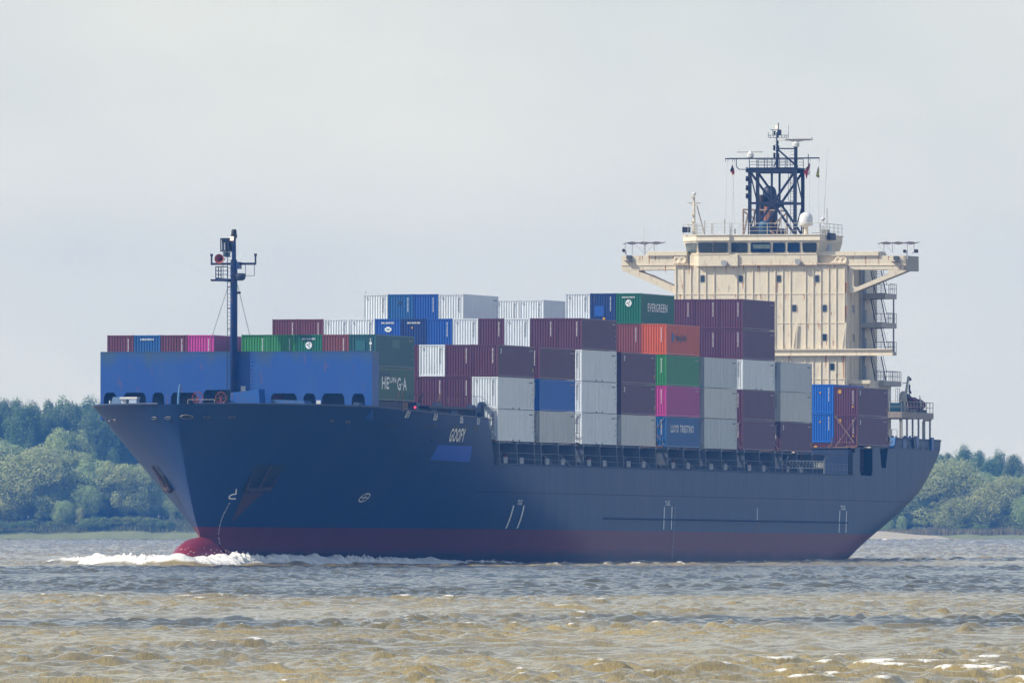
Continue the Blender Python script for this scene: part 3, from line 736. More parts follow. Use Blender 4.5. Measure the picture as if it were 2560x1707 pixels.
def marks():
    # ship's name
    x0, _, zb = shell_at(1119, 1104); x1, _, zt_ = shell_at(1163, 1077)
    v, f = text_faces("GOOFY"); us = [p[0] for p in v]; sx_ = (x0 - x1) / (max(us) - min(us)); sz = 1.15 / .70
    v = [((p[0] - min(us)) * sx_, p[1] * sz, 0) for p in v]
    on_shell("name_lettering", v, f, x0, zb + .05, paint("letter_cream", (.95, .95, .88), .5, .05), label="white capital letters of the ship's name on the bow")
    q = []
    c4 = [shell_at(*p) for p in ((1094, 1112), (1179, 1115), (1173, 1155), (1074, 1149))]
    b = MB(); v = []; n = 10; m = 4
    for j in range(m + 1):
        for i in range(n + 1):
            a, c = i / n, j / m
            x = (c4[0][0] * (1 - a) + c4[1][0] * a) * (1 - c) + (c4[3][0] * (1 - a) + c4[2][0] * a) * c
            z = (c4[0][2] * (1 - a) + c4[1][2] * a) * (1 - c) + (c4[3][2] * (1 - a) + c4[2][2] * a) * c
            v.append((x, hby(x, z) + .03, z))
    b.add(v, [(j * (n + 1) + i, j * (n + 1) + i + 1, (j + 1) * (n + 1) + i + 1, (j + 1) * (n + 1) + i) for j in range(m) for i in range(n)])
    b.build("paint_patch", paint("patch_blue", (.020, .11, .62), .5, .15), hull_o, label="brighter blue painted-over patch below the name")
    # tug marks
    for (tx, ty), lines in (((1297, 1262), (((1283, 1263), (1264, 1320)), ((1309, 1263), (1292, 1320)))), ((( 1668, 1264)), (((1660, 1266), (1658, 1323)), ((1679, 1266), (1677, 1323)))), (((2106, 1275)), (((2098.5, 1276), (2096.5, 1331)), ((2115.5, 1277), (2113.5, 1331))))):
        for a, c in lines:
            p, q_ = shell_at(*a), shell_at(*c); v, f = strip(-p[0], p[2], -q_[0], q_[2], .34); on_shell("tug_line", v, f, 0, 0, markw)
        v, f = text_faces("TUG"); x, _, z = shell_at(tx - 6, ty - 1); x2, _, _ = shell_at(tx + 6, ty - 1); us = [p[0] for p in v]; s_ = (x - x2) / (max(us) - min(us))
        v = [((p[0] - min(us)) * s_, p[1] * .62, 0) for p in v]; on_shell("tug_lettering", v, f, x, z, markw)
    v, f = strip(0, 0, 0, -1.25, .25); x, _, z = shell_at(1892, 1270); on_shell("frame_mark", v, f, x, z, markw)
    v, f = strip(0, 0, 0, -.85, .18); x, _, z = shell_at(1892, 1306); on_shell("frame_mark", v, f, x, z, markr)
    # thruster mark: crossed circle
    x, _, z = shell_at(910, 1243.5); parts = []
    for k in range(20):
        a, c = 2 * math.pi * k / 20, 2 * math.pi * (k + 1) / 20
        v = [(.72 * math.cos(a), .42 * math.sin(a), 0), (.72 * math.cos(c), .42 * math.sin(c), 0), (.60 * math.cos(c), .32 * math.sin(c), 0), (.60 * math.cos(a), .32 * math.sin(a), 0)]; parts.append((v, [(0, 1, 2, 3)]))
    parts += [strip(-.62, 0, .62, 0, .08), strip(0, -.36, 0, .36, .1)]
    v, f = merge_d(parts); on_shell("thruster_mark", v, f, x, z, markw)
    # bulb mark
    P = [(590, 1222), (589, 1234), (581, 1235), (576, 1237), (572, 1241), (572.5, 1245), (579, 1246), (588, 1246)]
    b = MB(); P = [(lambda q: q[0] + q[3] * .02)(frame_at(*p)) for p in P]; b.path(P, .07, 5); b.build("bulb_mark", markw, hull_o)
    # draught marks: bow, midships
    bowpts = [(573, 1257), (567, 1268), (561, 1279), (556, 1290), (552, 1300), (549, 1312), (547, 1323), (545.5, 1334), (546, 1345), (548, 1356), (552, 1367), (557, 1378)]
    b = MB()
    for (a, c), (d, e) in zip(bowpts[:-1], bowpts[1:]):
        for k in range(4):
            t = k / 4; dash(b, a + (d - a) * t, c + (e - c) * t, .11 if k == 0 else .06, .022)
    b.build("draught_marks", markw, hull_o)
    b = MB()
    for k in range(36): dash(b, 1687 - k * .24, 1268 + k * 3.9, .3 if k % 5 == 0 else .14, .03)
    b.build("draught_marks", paint("mark_dim", (.42, .44, .48), .5, .3), hull_o)
    # bay numbers along the bulwark
    for s, px, py in (("01", 1009, 1044), ("03", 1081, 1050), ("05", 1148, 1057), ("07", 1191, 1061)):
        x, _, z = shell_at(px, py); v, f = text_faces(s); v = [(p[0] * .9, p[1] * .95, 0) for p in v]; on_shell("bay_number", v, f, x, z, markw)
    # longitudinal fender strake along the side
    b = MB(); x0 = -36.0
    pts = [(x0 - i * 7.0, hby(x0 - i * 7.0, 4.35) + .02, 4.35) for i in range(14)]
    for a, c in zip(pts[:-1], pts[1:]): b.add([(a[0], a[1] - .02, 4.28), (c[0], c[1] - .02, 4.28), (c[0], c[1] + .16, 4.35), (a[0], a[1] + .16, 4.35), (a[0], a[1] - .02, 4.46), (c[0], c[1] - .02, 4.46)], [(0, 1, 2, 3), (3, 2, 5, 4)])
    b.build("fender_strake", navy, hull_o)
    # scuppers, mooring ports
    for px, py, w_, h_ in ((1138.6, 1068, .78, .5), (1162.8, 1069, .78, .5), (1187.6, 1070, .78, .5), (1068, 1066, 1.1, .3), (977, 1064, 1.2, .2), (2252, 1116.5, .34, .36), (2270, 1118, .34, .36), (2301, 1120, .34, .36), (2316, 1120, .34, .36), (2336, 1121, .3, .34), (2344, 1121, .3, .34)):
        x, y, z = shell_at(px, py); b = MB(); v = []
        for a, c in ((-w_, -h_ / 2), (w_, -h_ / 2), (w_, h_ / 2), (-w_, h_ / 2)): xx, zz_ = x - a, z + c; v.append((xx, hby(xx, zz_) + .03, zz_))
        b.add(v, [(0, 1, 2, 3)]); b.build("mooring_port", navy_dark, hull_o)
    chock = paint("bare_steel", (.20, .20, .21), .45, .4, .5, metal=.2)
    for px, py, rr_ in ((466, 1041, .6), (516, 1042, .36), (579, 1042, .36), (868, 1054, .40), (828, 1050, .30), (1086, 1063, .42), (386, 1044, .34), (420, 1044, .34), (287, 1050, .45), (274, 1052, .3)):
        for _ in (1,):
            p, t, u, nn = frame_at(px, py); n = 14
            b = MB(); v = []; f = []
            for i in range(8):
                ph = 2 * math.pi * i / 8; ra = 1 + .13 * math.cos(ph)
                for k in range(n):
                    th = 2 * math.pi * k / n; v.append(p + t * (rr_ * .75 * ra * math.cos(th) * 1.2) + u * (rr_ * .34 * ra * math.sin(th)) + nn * (.07 * math.sin(ph) + .05))
            for i in range(8):
                for k in range(n): f.append((i * n + k, i * n + (k + 1) % n, ((i + 1) % 8) * n + (k + 1) % n, ((i + 1) % 8) * n + k))
            b.add(v, f); fo = b.build("fairlead", chock, hull_o, smooth=True)
            b = MB(); b.add([p + nn * .04 + t * (rr_ * .72 * math.cos(th)) + u * (rr_ * .28 * math.sin(th)) for th in [2 * math.pi * k / 12 for k in range(12)]], [tuple(range(12))]); b.build("mooring_port", black, hull_o)
    # rust run out below the port anchor
    v = [(0, 0, 0), (2.6, 0, 0), (2.3, -.7, 0), (1.2, -2.6, 0), (.5, -3.4, 0), (-.1, -.9, 0)]; x, _, z = shell_at(628, 1209); on_shell("rust_stain", v, [(0, 5, 4, 3, 2, 1)], x, z, paint("anchor_stain", (.085, .038, .035), .7, .6, .3, gcol=(.014, .04, .12)))
    # anchors in their pockets, both bows
    for s in (1, -1):
        x, y, z = shell_at(656, 1190)
        b = MB(); v = []
        pk = [(-1.6, 1.0), (1.9, 1.0), (1.3, -1.3), (-2.2, -1.3)]
        v = [(x + a, s * (hby(x + a, z + c) + .04), z + c) for a, c in pk]; b.add(v, [(0, 1, 2, 3)]); b.build("anchor_pocket", navy_dark, hull_o)
        b = MB(); yy = lambda a, c, o_=.1: (x + a, s * (hby(x + a, z + c) + o_), z + c)
        b.bar(yy(.1, .9, .1), yy(-.3, -1.2, .35), .16, 8); b.bar(yy(-1.6, -1.1, .4), yy(1.1, -1.25, .4), .26, 8)
        b.bar(yy(-1.6, -1.1, .35), yy(-1.7, -.05, .18), .2, 6, .06); b.bar(yy(1.1, -1.25, .35), yy(1.5, -.05, .18), .2, 6, .06)
        b.build("anchor", paint("anchor_rust", (.045, .028, .025), .85, .4, .15), hull_o)
marks()
#
def wave_breaker_paint():
    m = paint("wave_breaker_blue", (.010, .082, .345), .5, .35, .18, gcol=(.045, .12, .24), streak=2.5, scale=.22)
    t = m.node_tree; n = t.nodes; l = t.links; b = n["Principled BSDF"]; src = b.inputs["Base Color"].links[0].from_socket
    tcx = n.new("ShaderNodeTexCoord"); sp = n.new("ShaderNodeSeparateXYZ"); l.new(tcx.outputs["Object"], sp.inputs[0])
    # stained strip running down unevenly from the top edge
    mp_ = n.new("ShaderNodeMapping"); mp_.inputs["Scale"].default_value = (1, .55, .12); l.new(tcx.outputs["Object"], mp_.inputs[0])
    nn = n.new("ShaderNodeTexNoise"); nn.inputs["Scale"].default_value = 1; nn.inputs["Detail"].default_value = 7; l.new(mp_.outputs[0], nn.inputs[0])
    a = n.new("ShaderNodeMath"); a.operation = 'MULTIPLY_ADD'; l.new(nn.outputs[0], a.inputs[0]); a.inputs[1].default_value = 4.2; l.new(sp.outputs[2], a.inputs[2])
    r = n.new("ShaderNodeMapRange"); l.new(a.outputs[0], r.inputs[0]); r.inputs[1].default_value = 19.8; r.inputs[2].default_value = 21.6; r.inputs[3].default_value = 0; r.inputs[4].default_value = .95
    mx_ = n.new("ShaderNodeMix"); mx_.data_type = 'RGBA'; l.new(r.outputs[0], mx_.inputs[0]); l.new(src, mx_.inputs[6]); mx_.inputs[7].default_value = (.05, .10, .13, 1)
    # weld seams
    y = n.new("ShaderNodeMath"); y.operation = 'PINGPONG'; l.new(sp.outputs[1], y.inputs[0]); y.inputs[1].default_value = 1.25
    ls = n.new("ShaderNodeMath"); ls.operation = 'LESS_THAN'; l.new(y.outputs[0], ls.inputs[0]); ls.inputs[1].default_value = .02
    lm = n.new("ShaderNodeMath"); lm.operation = 'MULTIPLY'; l.new(ls.outputs[0], lm.inputs[0]); lm.inputs[1].default_value = .3
    m3 = n.new("ShaderNodeMix"); m3.data_type = 'RGBA'; l.new(lm.outputs[0], m3.inputs[0]); l.new(mx_.outputs[2], m3.inputs[6]); m3.inputs[7].default_value = (.01, .05, .18, 1); l.new(m3.outputs[2], b.inputs["Base Color"])
    return m
def foc():
    """wave breaker and gear of the forecastle"""
    X = 33.0
    P = lambda zx, zy: A(200 + zx / 2.94, 780 + zy / 2.94, x=X)
    yL, zt_ = P(148, 281)[1:]; yR = P(2145, 286)[1]
    top = 18.72; zb = 12.72
    ops = []
    for xl, xr, yt in ((175, 265, 592), (320, 480, 592), (532, 615, 592), (668, 858, 592), (907, 1350, 572), (1403, 1590, 598), (1643, 1728, 598), (1778, 1940, 598), (1998, 2090, 600)):
        a, c, z = P(xl, yt)[1], P(xr, yt)[1], P(xl, yt)[2]; ops.append((a, c, z))
    poly = [(X, yL, top), (X, yL, zb)]
    for a, c, z in ops: poly += [(X, a - .12, zb), (X, a, z - .3), (X, a + .22, z), (X, c - .22, z), (X, c, z - .3), (X, c + .12, zb)]
    poly += [(X, yR, zb), (X, yR, top)]
    b = MB(); b.prism(poly, (-.12, 0, 0))
    b.box(X - 2.2, X - .13, yR - .12, yR - .02, 13.7, top); b.box(X - 2.2, X - .13, yL + .02, yL + .12, zb, top); b.box(X - 2.2, X + .02, yL, yR, top + .003, top + .09)
    wb = b.build("wave_breaker", wave_breaker_paint(), ship, label="tall blue steel wall across the forecastle with cut-outs at its foot")
    b = MB()
    for y in np.arange(yL + 1.3, yR - 1, 2.5): b.box(X - 1.5, X - .125, y, y + .08, zb + 2.6, top - .03)
    b.build("stiffener", navy, wb)
    b = MB(); b.box(X - 2.0, X - 1.95, yL + .3, -3.6, zb, 15.8); b.box(X - 2.0, X - 1.95, 4.1, yR - .3, zb, 15.8); b.box(X - 1.94, X - 1.8, -8, 11, 13.2, 13.28)
    b.build("dark_backing", navy, wb)  # dark sheets added behind the cut-outs to stand for the shaded interior
    b = MB()
    for zx, zy, w_, h_ in ((1198, 562, .22, .22), (1752, 690, .2, .5)):
        _, y, z = P(zx, zy); b.box(X + .004, X + .03, y - w_, y + w_, z - h_, z + h_)
    b.build("notice_plate", white, wb)
    # fittings: pairs of winches, bollards, lockers, vents, ladders
    def winch(x, y, s=1.0):
        w_ = MB(); w_.lathe((x, y - .9 * s, 13.35), [(0, .55 * s), (.06, .55 * s), (.07, .3 * s), (1.2 * s, .3 * s), (1.21 * s, .55 * s), (1.27 * s, .55 * s)], 14, 'Y'); o = w_.build("mooring_winch", royal, ship)
        g = MB(); g.box(x - .5, x + .5, y + .55 * s, y + 1.1 * s, 12.72, 13.9); g.build("gearbox", navy, o)
        r_ = MB(); r_.lathe((x, y - .8 * s, 13.35), [(0, .42 * s), (1.0 * s, .42 * s)], 12, 'Y'); r_.build("rope", paint("rope", (.62, .57, .47), .9, .4), o)
    for zx in (860, 1020, 1310): winch(38.5 if zx < 1300 else 37, P(zx, 650)[1] + .4)
    winch(37.5, -7.2, .9); winch(36.5, 6.1, .9)
    def ring(y, z, r_):
        b = MB(); n = 18
        for k in range(n):
            a, c = 2 * math.pi * k / n, 2 * math.pi * (k + 1) / n; b.bar((38, y + r_ * math.cos(a), z + r_ * math.sin(a)), (38, y + r_ * math.cos(c), z + r_ * math.sin(c)), .05, 5)
        for k in range(3): a = k * math.pi / 3; b.bar((38, y + r_ * math.cos(a), z + r_ * math.sin(a)), (38, y - r_ * math.cos(a), z - r_ * math.sin(a)), .03, 4)
        b.bar((38, y, 12.7), (38, y, z), .09, 6); b.build("handwheel", paint("valve_red", (.22, .04, .045), .5, .3), ship)
    ring(P(1025, 635)[1] - .5, P(1025, 635)[2], .5); ring(P(1195, 635)[1] - .5, P(1195, 635)[2], .5)
    b = MB(); y, z = P(960, 540)[1] - .8, P(960, 540)[2]; b.path([(40, y - .05, 12.7), (40, y - .05, z - 1.1), (40, y + .12, z)], .11, 8); b.build("davit_post", paint("light_blue", (.10, .25, .48), .5, .3), ship)
    # locker with slanted side, white machinery
    y0 = P(300, 690)[1] - .4; y1 = P(350, 655)[1] - .4
    b = MB(); b.prism([(36.2, y0, 12.7), (36.2, y1, 14.75), (36.2, y1 + 1.1, 14.75), (36.2, y1 + .9, 12.7)], (-1.4, 0, 0)); b.build("deck_locker", paint("locker_blue", (.16, .27, .42), .4, .3), ship)
    y0 = P(420, 690)[1] - .4; b = MB(); b.box(36, 37, y0, y0 + 1.6, 14.55, 14.75); b.box(36.2, 36.8, y0 + .1, y0 + .5, 12.7, 14.55); b.box(36.2, 36.8, y0 + .8, y0 + 1.0, 12.7, 14.55); b.box(36.2, 36.8, y0 + 1.2, y0 + 1.4, 12.7, 14.55); b.build("mushroom_vent", white, ship)
    y0 = P(488, 690)[1] - .4; b = MB(); b.box(36, 37, y0, y0 + .7, 12.7, 14.5); b.build("deck_box", paint("box_pale", (.5, .62, .75), .5, .3), ship)
    y0 = P(1245, 690)[1] - .5; b = MB(); b.prism([(37.5, y0, 12.7), (37.5, y0 + .1, 15.1), (37.5, y0 + 2.7, 15.4), (37.5, y0 + 2.9, 12.7)], (-1.8, 0, 0)); b.build("winch_house", royal, ship)
    y0 = P(1500, 690)[1] - .4; b = MB(); b.prism([(36, y0 - .6, 12.7), (36, y0 + .1, 14.5), (36, y0 + 3.1, 14.4), (36, y0 + 3.9, 12.7)], (-2, 0, 0)); b.build("hatch_trunk", paint("trunk_blue", (.045, .13, .33), .5, .3, .2), ship)
    b = MB(); y0 = P(1370, 690)[1] - .4
    for k in range(9): b.lathe((36.5, y0 + .35 * k, 12.7), [(0, .2), (1.15 + .1 * math.sin(k * 2), .2), (1.2, .12)], 8)
    b.build("rope_coil", paint("rope2", (.55, .52, .44), .9, .4), ship)
    for y in (-10.4, -4.4, 2.6, 9.4):
        b = MB(); b.lathe((38.6 if abs(y) < 5 else 36, y, 12.7), [(0, .24), (1.0, .24), (1.02, .33), (1.14, .33)], 10); b.lathe((38.6 if abs(y) < 5 else 36, y + .9, 12.7), [(0, .24), (1.0, .24), (1.02, .33), (1.14, .33)], 10); b.build("bollard", navy, ship)
    b = MB(); b.rail([(39, P(985, 668)[1] - .6, 12.72), (39, P(1180, 668)[1] - .6, 12.72)], 1.75, 2, 2.2, .03); b.build("deck_rail", greyc, ship)
foc()

def foremast():
    X = 33.5
    P = lambda zx, zy: A(440 + zx / 5.225, 560 + zy / 5.225, x=X)      # from the mast close-up
    Q = lambda zx, zy: A(520 + zx / 11.2, 575 + zy / 11.2, x=X)
    yc = (P(706, 1400)[1] + P(796, 1400)[1]) / 2; rc = (P(796, 1400)[1] - P(706, 1400)[1]) / 2
    m_ = empty("foremast", parent=ship)
    b = MB(); zt_ = Q(720, 960)[2]
    b.lathe((X, yc, 12.7), [(0, rc * 1.02), (Q(720, 960)[2] - 12.7, rc), (Q(720, 860)[2] - 12.7, rc * .9), (Q(720, 800)[2] - 12.7, rc * .55), (Q(720, 740)[2] - 12.7, .2), (Q(720, 210)[2] - 12.7, .17)], 18)
    mastm = paint("mast_blue", (.018, .055, .20), .4, .4, .3, gcol=(.04, .06, .12), streak=2)
    b.build("mast_tube", mastm, m_, smooth=True)
    yt = yc
    b = MB(); b.box(X - .3, X + .5, Q(820, 0)[1], Q(905, 0)[1], Q(0, 1095)[2], Q(0, 900)[2]); b.build("junction_box", mastm, m_)
    z = Q(0, 950)[2]; b = MB(); b.bar((X, Q(70, 0)[1], z), (X, Q(1330, 0)[1], z), .11, 8)
    for q in (88, 1317): b.bar((X, Q(q, 0)[1], z), (X, Q(q, 0)[1], Q(0, 740)[2]), .08, 6); b.bar((X, Q(q, 0)[1], Q(0, 740)[2]), (X, Q(q, 0)[1], Q(0, 665)[2]), .13, 6)
    b.build("yardarm", navy_dark, m_)
    # horn
    y, z = Q(448, 818)[1], Q(448, 818)[2]; b = MB(); rr = (Q(578, 0)[1] - Q(320, 0)[1]) / 2
    b.lathe((X + .5, y, z), [(.1, .03), (.12, rr * .16), (.5, rr * .36), (.85, rr * .62), (1.1, rr * .93), (1.15, rr), (1.1, rr), (.8, rr * .66), (.4, rr * .4), (0, rr * .22), (-.5, rr * .16)], 24, 'X', cap=False)
    hn = b.build("horn", paint("horn_red", (.46, .12, .075), .5, .2), m_, smooth=True)
    b = MB(); b.lathe((X + .5, y, z), [(.18, rr * .2), (.21, rr * .2)], 12, 'X'); b.build("horn_throat", black, hn)
    b = MB(); b.box(X - .3, X + .6, Q(480, 0)[1], Q(585, 0)[1], Q(0, 760)[2], Q(0, 625)[2]); b.build("horn_valve", paint("valve_green", (.03, .10, .12), .5, .3), hn)
    # crow's cage
    b = MB(); y0, y1 = Q(420, 0)[1], Q(640, 0)[1]; z0, z1 = Q(0, 597)[2], Q(0, 255)[2]
    for x in (X - .1, X + .9):
        b.bar((x, y0, z0), (x, Q(705, 0)[1], z0), .06, 5); b.bar((x, y0, z1), (x, Q(700, 0)[1], z1), .07, 5)
        for q in (425, 468, 513, 580, 625): b.bar((x, Q(q, 0)[1], z0), (x, Q(q, 0)[1], z1), .05 if q < 550 else .08, 5)
    b.box(X - .1, X + .9, Q(450, 0)[1], y1, Q(0, 360)[2], z1 - .05)
    b.build("lookout_cage", navy_dark, m_)
    # lamps
    b = MB(); b.lathe((X, yt, Q(0, 195)[2]), [(0, .3), (.18, .3), (.2, .2), (.45, .2)], 12); b.box(X - .1, X + .2, Q(740, 0)[1], Q(785, 0)[1], Q(0, 245)[2], Q(0, 190)[2]); b.lathe((X, yt, Q(0, 140)[2]), [(0, .24), (.28, .24)], 12); b.lathe((X, yt, Q(0, 80)[2]), [(0, .26), (.3, .2)], 12); b.build("lantern_frame", black, m_)
    b = MB(); b.lathe((X, yt, Q(0, 172)[2]), [(0, .19), (.28, .19)], 12); b.lathe((X, yt, Q(0, 112)[2]), [(0, .18), (.26, .18)], 12); b.build("lantern_glass", paint("lantern_glass", (.6, .63, .63), .2, 0), m_)
    b = MB(); b.lathe((X + .4, Q(687, 0)[1], Q(0, 300)[2]), [(0, .16), (.35, .16)], 10); b.build("masthead_light", lamp_mat("warm_lamp", (1, .72, .45), 2.0), m_)
    # working platform and its rail, floodlights
    b = MB(); z = Q(0, 1390)[2]; b.prism([(X + .8, Q(270, 0)[1], z + .18), (X + .8, Q(610, 0)[1], z + .05), (X + .8, Q(610, 0)[1], Q(0, 1455)[2]), (X + .8, Q(270, 0)[1], z - .15)], (-1.6, 0, 0)); b.build("platform", navy, m_)
    b = MB(); b.rail([(X + .8, Q(280, 0)[1], z + .1), (X + .8, Q(610, 0)[1], z + .1)], Q(0, 1068)[2] - z, 3, 1.0, .055); b.rail([(X - .8, Q(280, 0)[1], z + .1), (X + .8, Q(280, 0)[1], z + .1)], Q(0, 1068)[2] - z, 3, 1.0, .05); b.build("platform_rail", navy_dark, m_)
    b = MB(); b.box(X + .6, X + 1.1, Q(160, 0)[1], Q(285, 0)[1], Q(0, 1440)[2], Q(0, 1385)[2]); b.build("floodlight", black, m_)
    b = MB(); b.lathe((X + .5, Q(940, 0)[1], Q(0, 1425)[2]), [(0, .2), (.12, .42), (.4, .5), (.6, .48), (.66, .3)], 14); b.bar((X, Q(800, 0)[1], Q(0, 1370)[2]), (X + .5, Q(940, 0)[1], Q(0, 1370)[2]), .15, 6); b.build("floodlight", paint("flood_grey", (.05, .07, .1), .4, .2), m_)
    b = MB(); zz = Q(0, 1280)[2]
    for a, c in (((1040, 960), (1040, 1280)), ((1285, 960), (1285, 1280)), ((820, 1280), (1285, 1280))): p, q = Q(*a), Q(*c); b.bar((X, p[1], p[2]), (X, q[1], q[2]), .03, 4)
    b.build("antenna_wire", navy, m_)
    b = MB(); b.bar((X, P(798, 0)[1], P(0, 901)[2]), (X, P(838, 0)[1], P(0, 901)[2]), .1, 6); b.build("bracket", black, m_)
    # ladder up the tube
    b = MB(); yl0, yl1 = P(678, 0)[1], P(700, 0)[1]; zt_ = Q(0, 300)[2]
    b.bar((X + .2, yl0 - .02, 12.7), (X + .2, yl0 - .02, P(0, 830)[2]), .03, 4)
    b.bar((X + .6, yc - rc - .1, 12.7), (X + .6, yc - rc - .1, zt_), .035, 4); b.bar((X + .6, yc - rc - .5, Q(0, 1400)[2]), (X + .6, yc - rc - .5, zt_), .03, 4)
    for k in range(200):
        z = 13 + k * .33
        if z > zt_: break
        b.bar((X + .6, yc - rc - .1, z), (X + .6, yc - rc + .35, z), .02, 4)
    for q in (830, 1104, 1376): z = P(0, q)[2]; b.bar((X + .2, yl0 - .05, z), (X, yc, z), .05, 4)
    b.build("ladder", navy_dark, m_)
    b = MB(); a = P(670, 830); b.bar((X, a[1], a[2]), (X - 6, A(440 + 200 / 5.225, 560 + 1420 / 5.225, x=X - 6)[1] - .0, A(440 + 200 / 5.225, 560 + 1425 / 5.225, x=X - 6)[2] - 6), .025, 4)
    a = P(800, 800); b.bar((X, a[1], a[2]), (X - 6, A(440 + 978 / 5.225, 560 + 1425 / 5.225, x=X - 6)[1] + 1.1, A(440 + 978 / 5.225, 560 + 1425 / 5.225, x=X - 6)[2] - 5), .025, 4)
    b.build("stay_wire", paint("wire_grey", (.25, .26, .28), .5, .2), m_)
foremast()
# ================================================================== containers
CL, CW, CH, TP = 12.192, 2.438, 2.896, 2.92
def cpaint(name, col, grime=.28, rust=.12, g=(.10, .10, .11)): return paint(name, col, .42, grime, rust, gcol=g, streak=4, scale=.35, vary=.07)
CP = {
 'maroon': cpaint("maroon_box", (.155, .040, .062), g=(.17, .09, .11)), 'purple': cpaint("plum_box", (.120, .038, .068), g=(.16, .09, .12)), 'red': cpaint("red_box", (.24, .065, .06), .4, .3, (.15, .08, .09)),
 'white': cpaint("white_box", (.78, .84, .88), .35, .03, (.45, .48, .50)), 'grey': cpaint("grey_box", (.52, .58, .61), .35, .04, (.28, .30, .31)), 'beige': cpaint("weathered_white_box", (.60, .62, .60), .4, .06, (.33, .33, .30)),
 'blue': cpaint("blue_box", (.018, .10, .42), .25, .06, (.03, .08, .22)), 'navy': cpaint("dark_blue_box", (.016, .050, .20), .35, .12, (.03, .04, .1)), 'midblue': cpaint("mid_blue_box", (.020, .125, .36), .4, .2, (.04, .09, .18)), 'brightblue': cpaint("bright_blue_box", (.015, .14, .56), .15, .03, (.03, .12, .4)),
 'magenta': cpaint("magenta_box", (.52, .055, .28), .3, .03, (.38, .07, .24)), 'green': cpaint("green_box", (.045, .27, .065), .3, .05, (.06, .2, .09)), 'teal': cpaint("dark_teal_box", (.022, .115, .115), .5, .12, (.04, .09, .12)), 'jade': cpaint("jade_green_box", (.012, .175, .085), .4, .15, (.02, .09, .06)), 'moss': cpaint("moss_green_box", (.05, .15, .085), .4, .1, (.06, .13, .11)), 'orange': cpaint("orange_box", (.72, .135, .035), .3, .12, (.38, .09, .05)),
}
DARK = {'white', 'grey', 'beige'}
_mesh = {}
def corr(axis, length, height, pitch, depth, off):
    """corrugated sheet, ridges upright; axis 'x' = sheet along x facing +-y, 'y' = along y facing +-x"""
    b = MB(); n = max(1, round(length / pitch)); p = length / n; prof = []
    for i in range(n): s = -length / 2 + i * p; prof += [(s, 0), (s + p * .28, 0), (s + p * .5, -depth), (s + p * .78, -depth)]
    prof.append((length / 2, 0)); v = []
    sg = 1 if off > 0 else -1
    for z in (.14, height - .1):
        for a, d in prof: v.append((a, off + sg * d, z) if axis == 'x' else (off + sg * d, a, z))
    m = len(prof); b.add(v, [(i, i + 1, m + i + 1, m + i) for i in range(m - 1)]); return b
def cm(key, fn):
    if key not in _mesh:
        name, mat, b = fn(); me = bpy.data.meshes.new(name); me.from_pydata(b.v, [], b.f); me.materials.append(mat)
        bm = bmesh.new(); bm.from_mesh(me); bmesh.ops.recalc_face_normals(bm, faces=bm.faces); bm.to_mesh(me); bm.free(); _mesh[key] = me
    return _mesh[key]
def flat(b): return b
def frame_b():
    b = MB(); X, Y = CL / 2, CW / 2
    for sx in (-1, 1):
        for sy in (-1, 1):
            x0, x1 = sorted((sx * X, sx * (X - .12))); y0, y1 = sorted((sy * Y, sy * (Y - .10))); b.box(x0, x1, y0, y1, .118, CH - .118)
            x0, x1 = sorted((sx * (X + .006), sx * (X - .172))); y0, y1 = sorted((sy * (Y + .006), sy * (Y - .156)))
            for z in (0, CH - .118): b.box(x0, x1, y0, y1, z, z + .118)
        x0, x1 = sorted((sx * (X - .002), sx * (X - .1))); b.box(x0, x1, -Y + .157, Y - .157, .015, .16); b.box(x0, x1, -Y + .157, Y - .157, CH - .12, CH - .012)
    for sy in (-1, 1):
        y0, y1 = sorted((sy * (Y - .002), sy * (Y - .07))); b.box(-X + .173, X - .173, y0, y1, .02, .15); b.box(-X + .173, X - .173, y0, y1, CH - .10, CH - .015)
    for x in (-1.02, 1.02): b.box(x - .18, x + .18, -Y + .08, Y - .08, .0, .018)
    b.box(-X + .1, X - .1, -Y + .06, Y - .06, .16, .2)
    return b
def number_strip(vert, seed, xoff=0):
    rr = random.Random(seed); b = MB(); X = CL / 2 + .012
    if vert:
        z = 2.55; y = .74
        for k in range(11):
            hgt = .085; w_ = rr.uniform(.03, .05)
            b.box(X - .02, X, y - w_, y + w_, z - hgt, z)
            z -= .125
    else:
        y = -.62
        for k in range(11): b.box(X - .02, X, y, y + rr.uniform(.05, .085), 2.42, 2.58); y += .115
    return b
DOORW = paint("lock_steel", (.45, .46, .46), .4, .3, .2)
CCOUNT = [0]
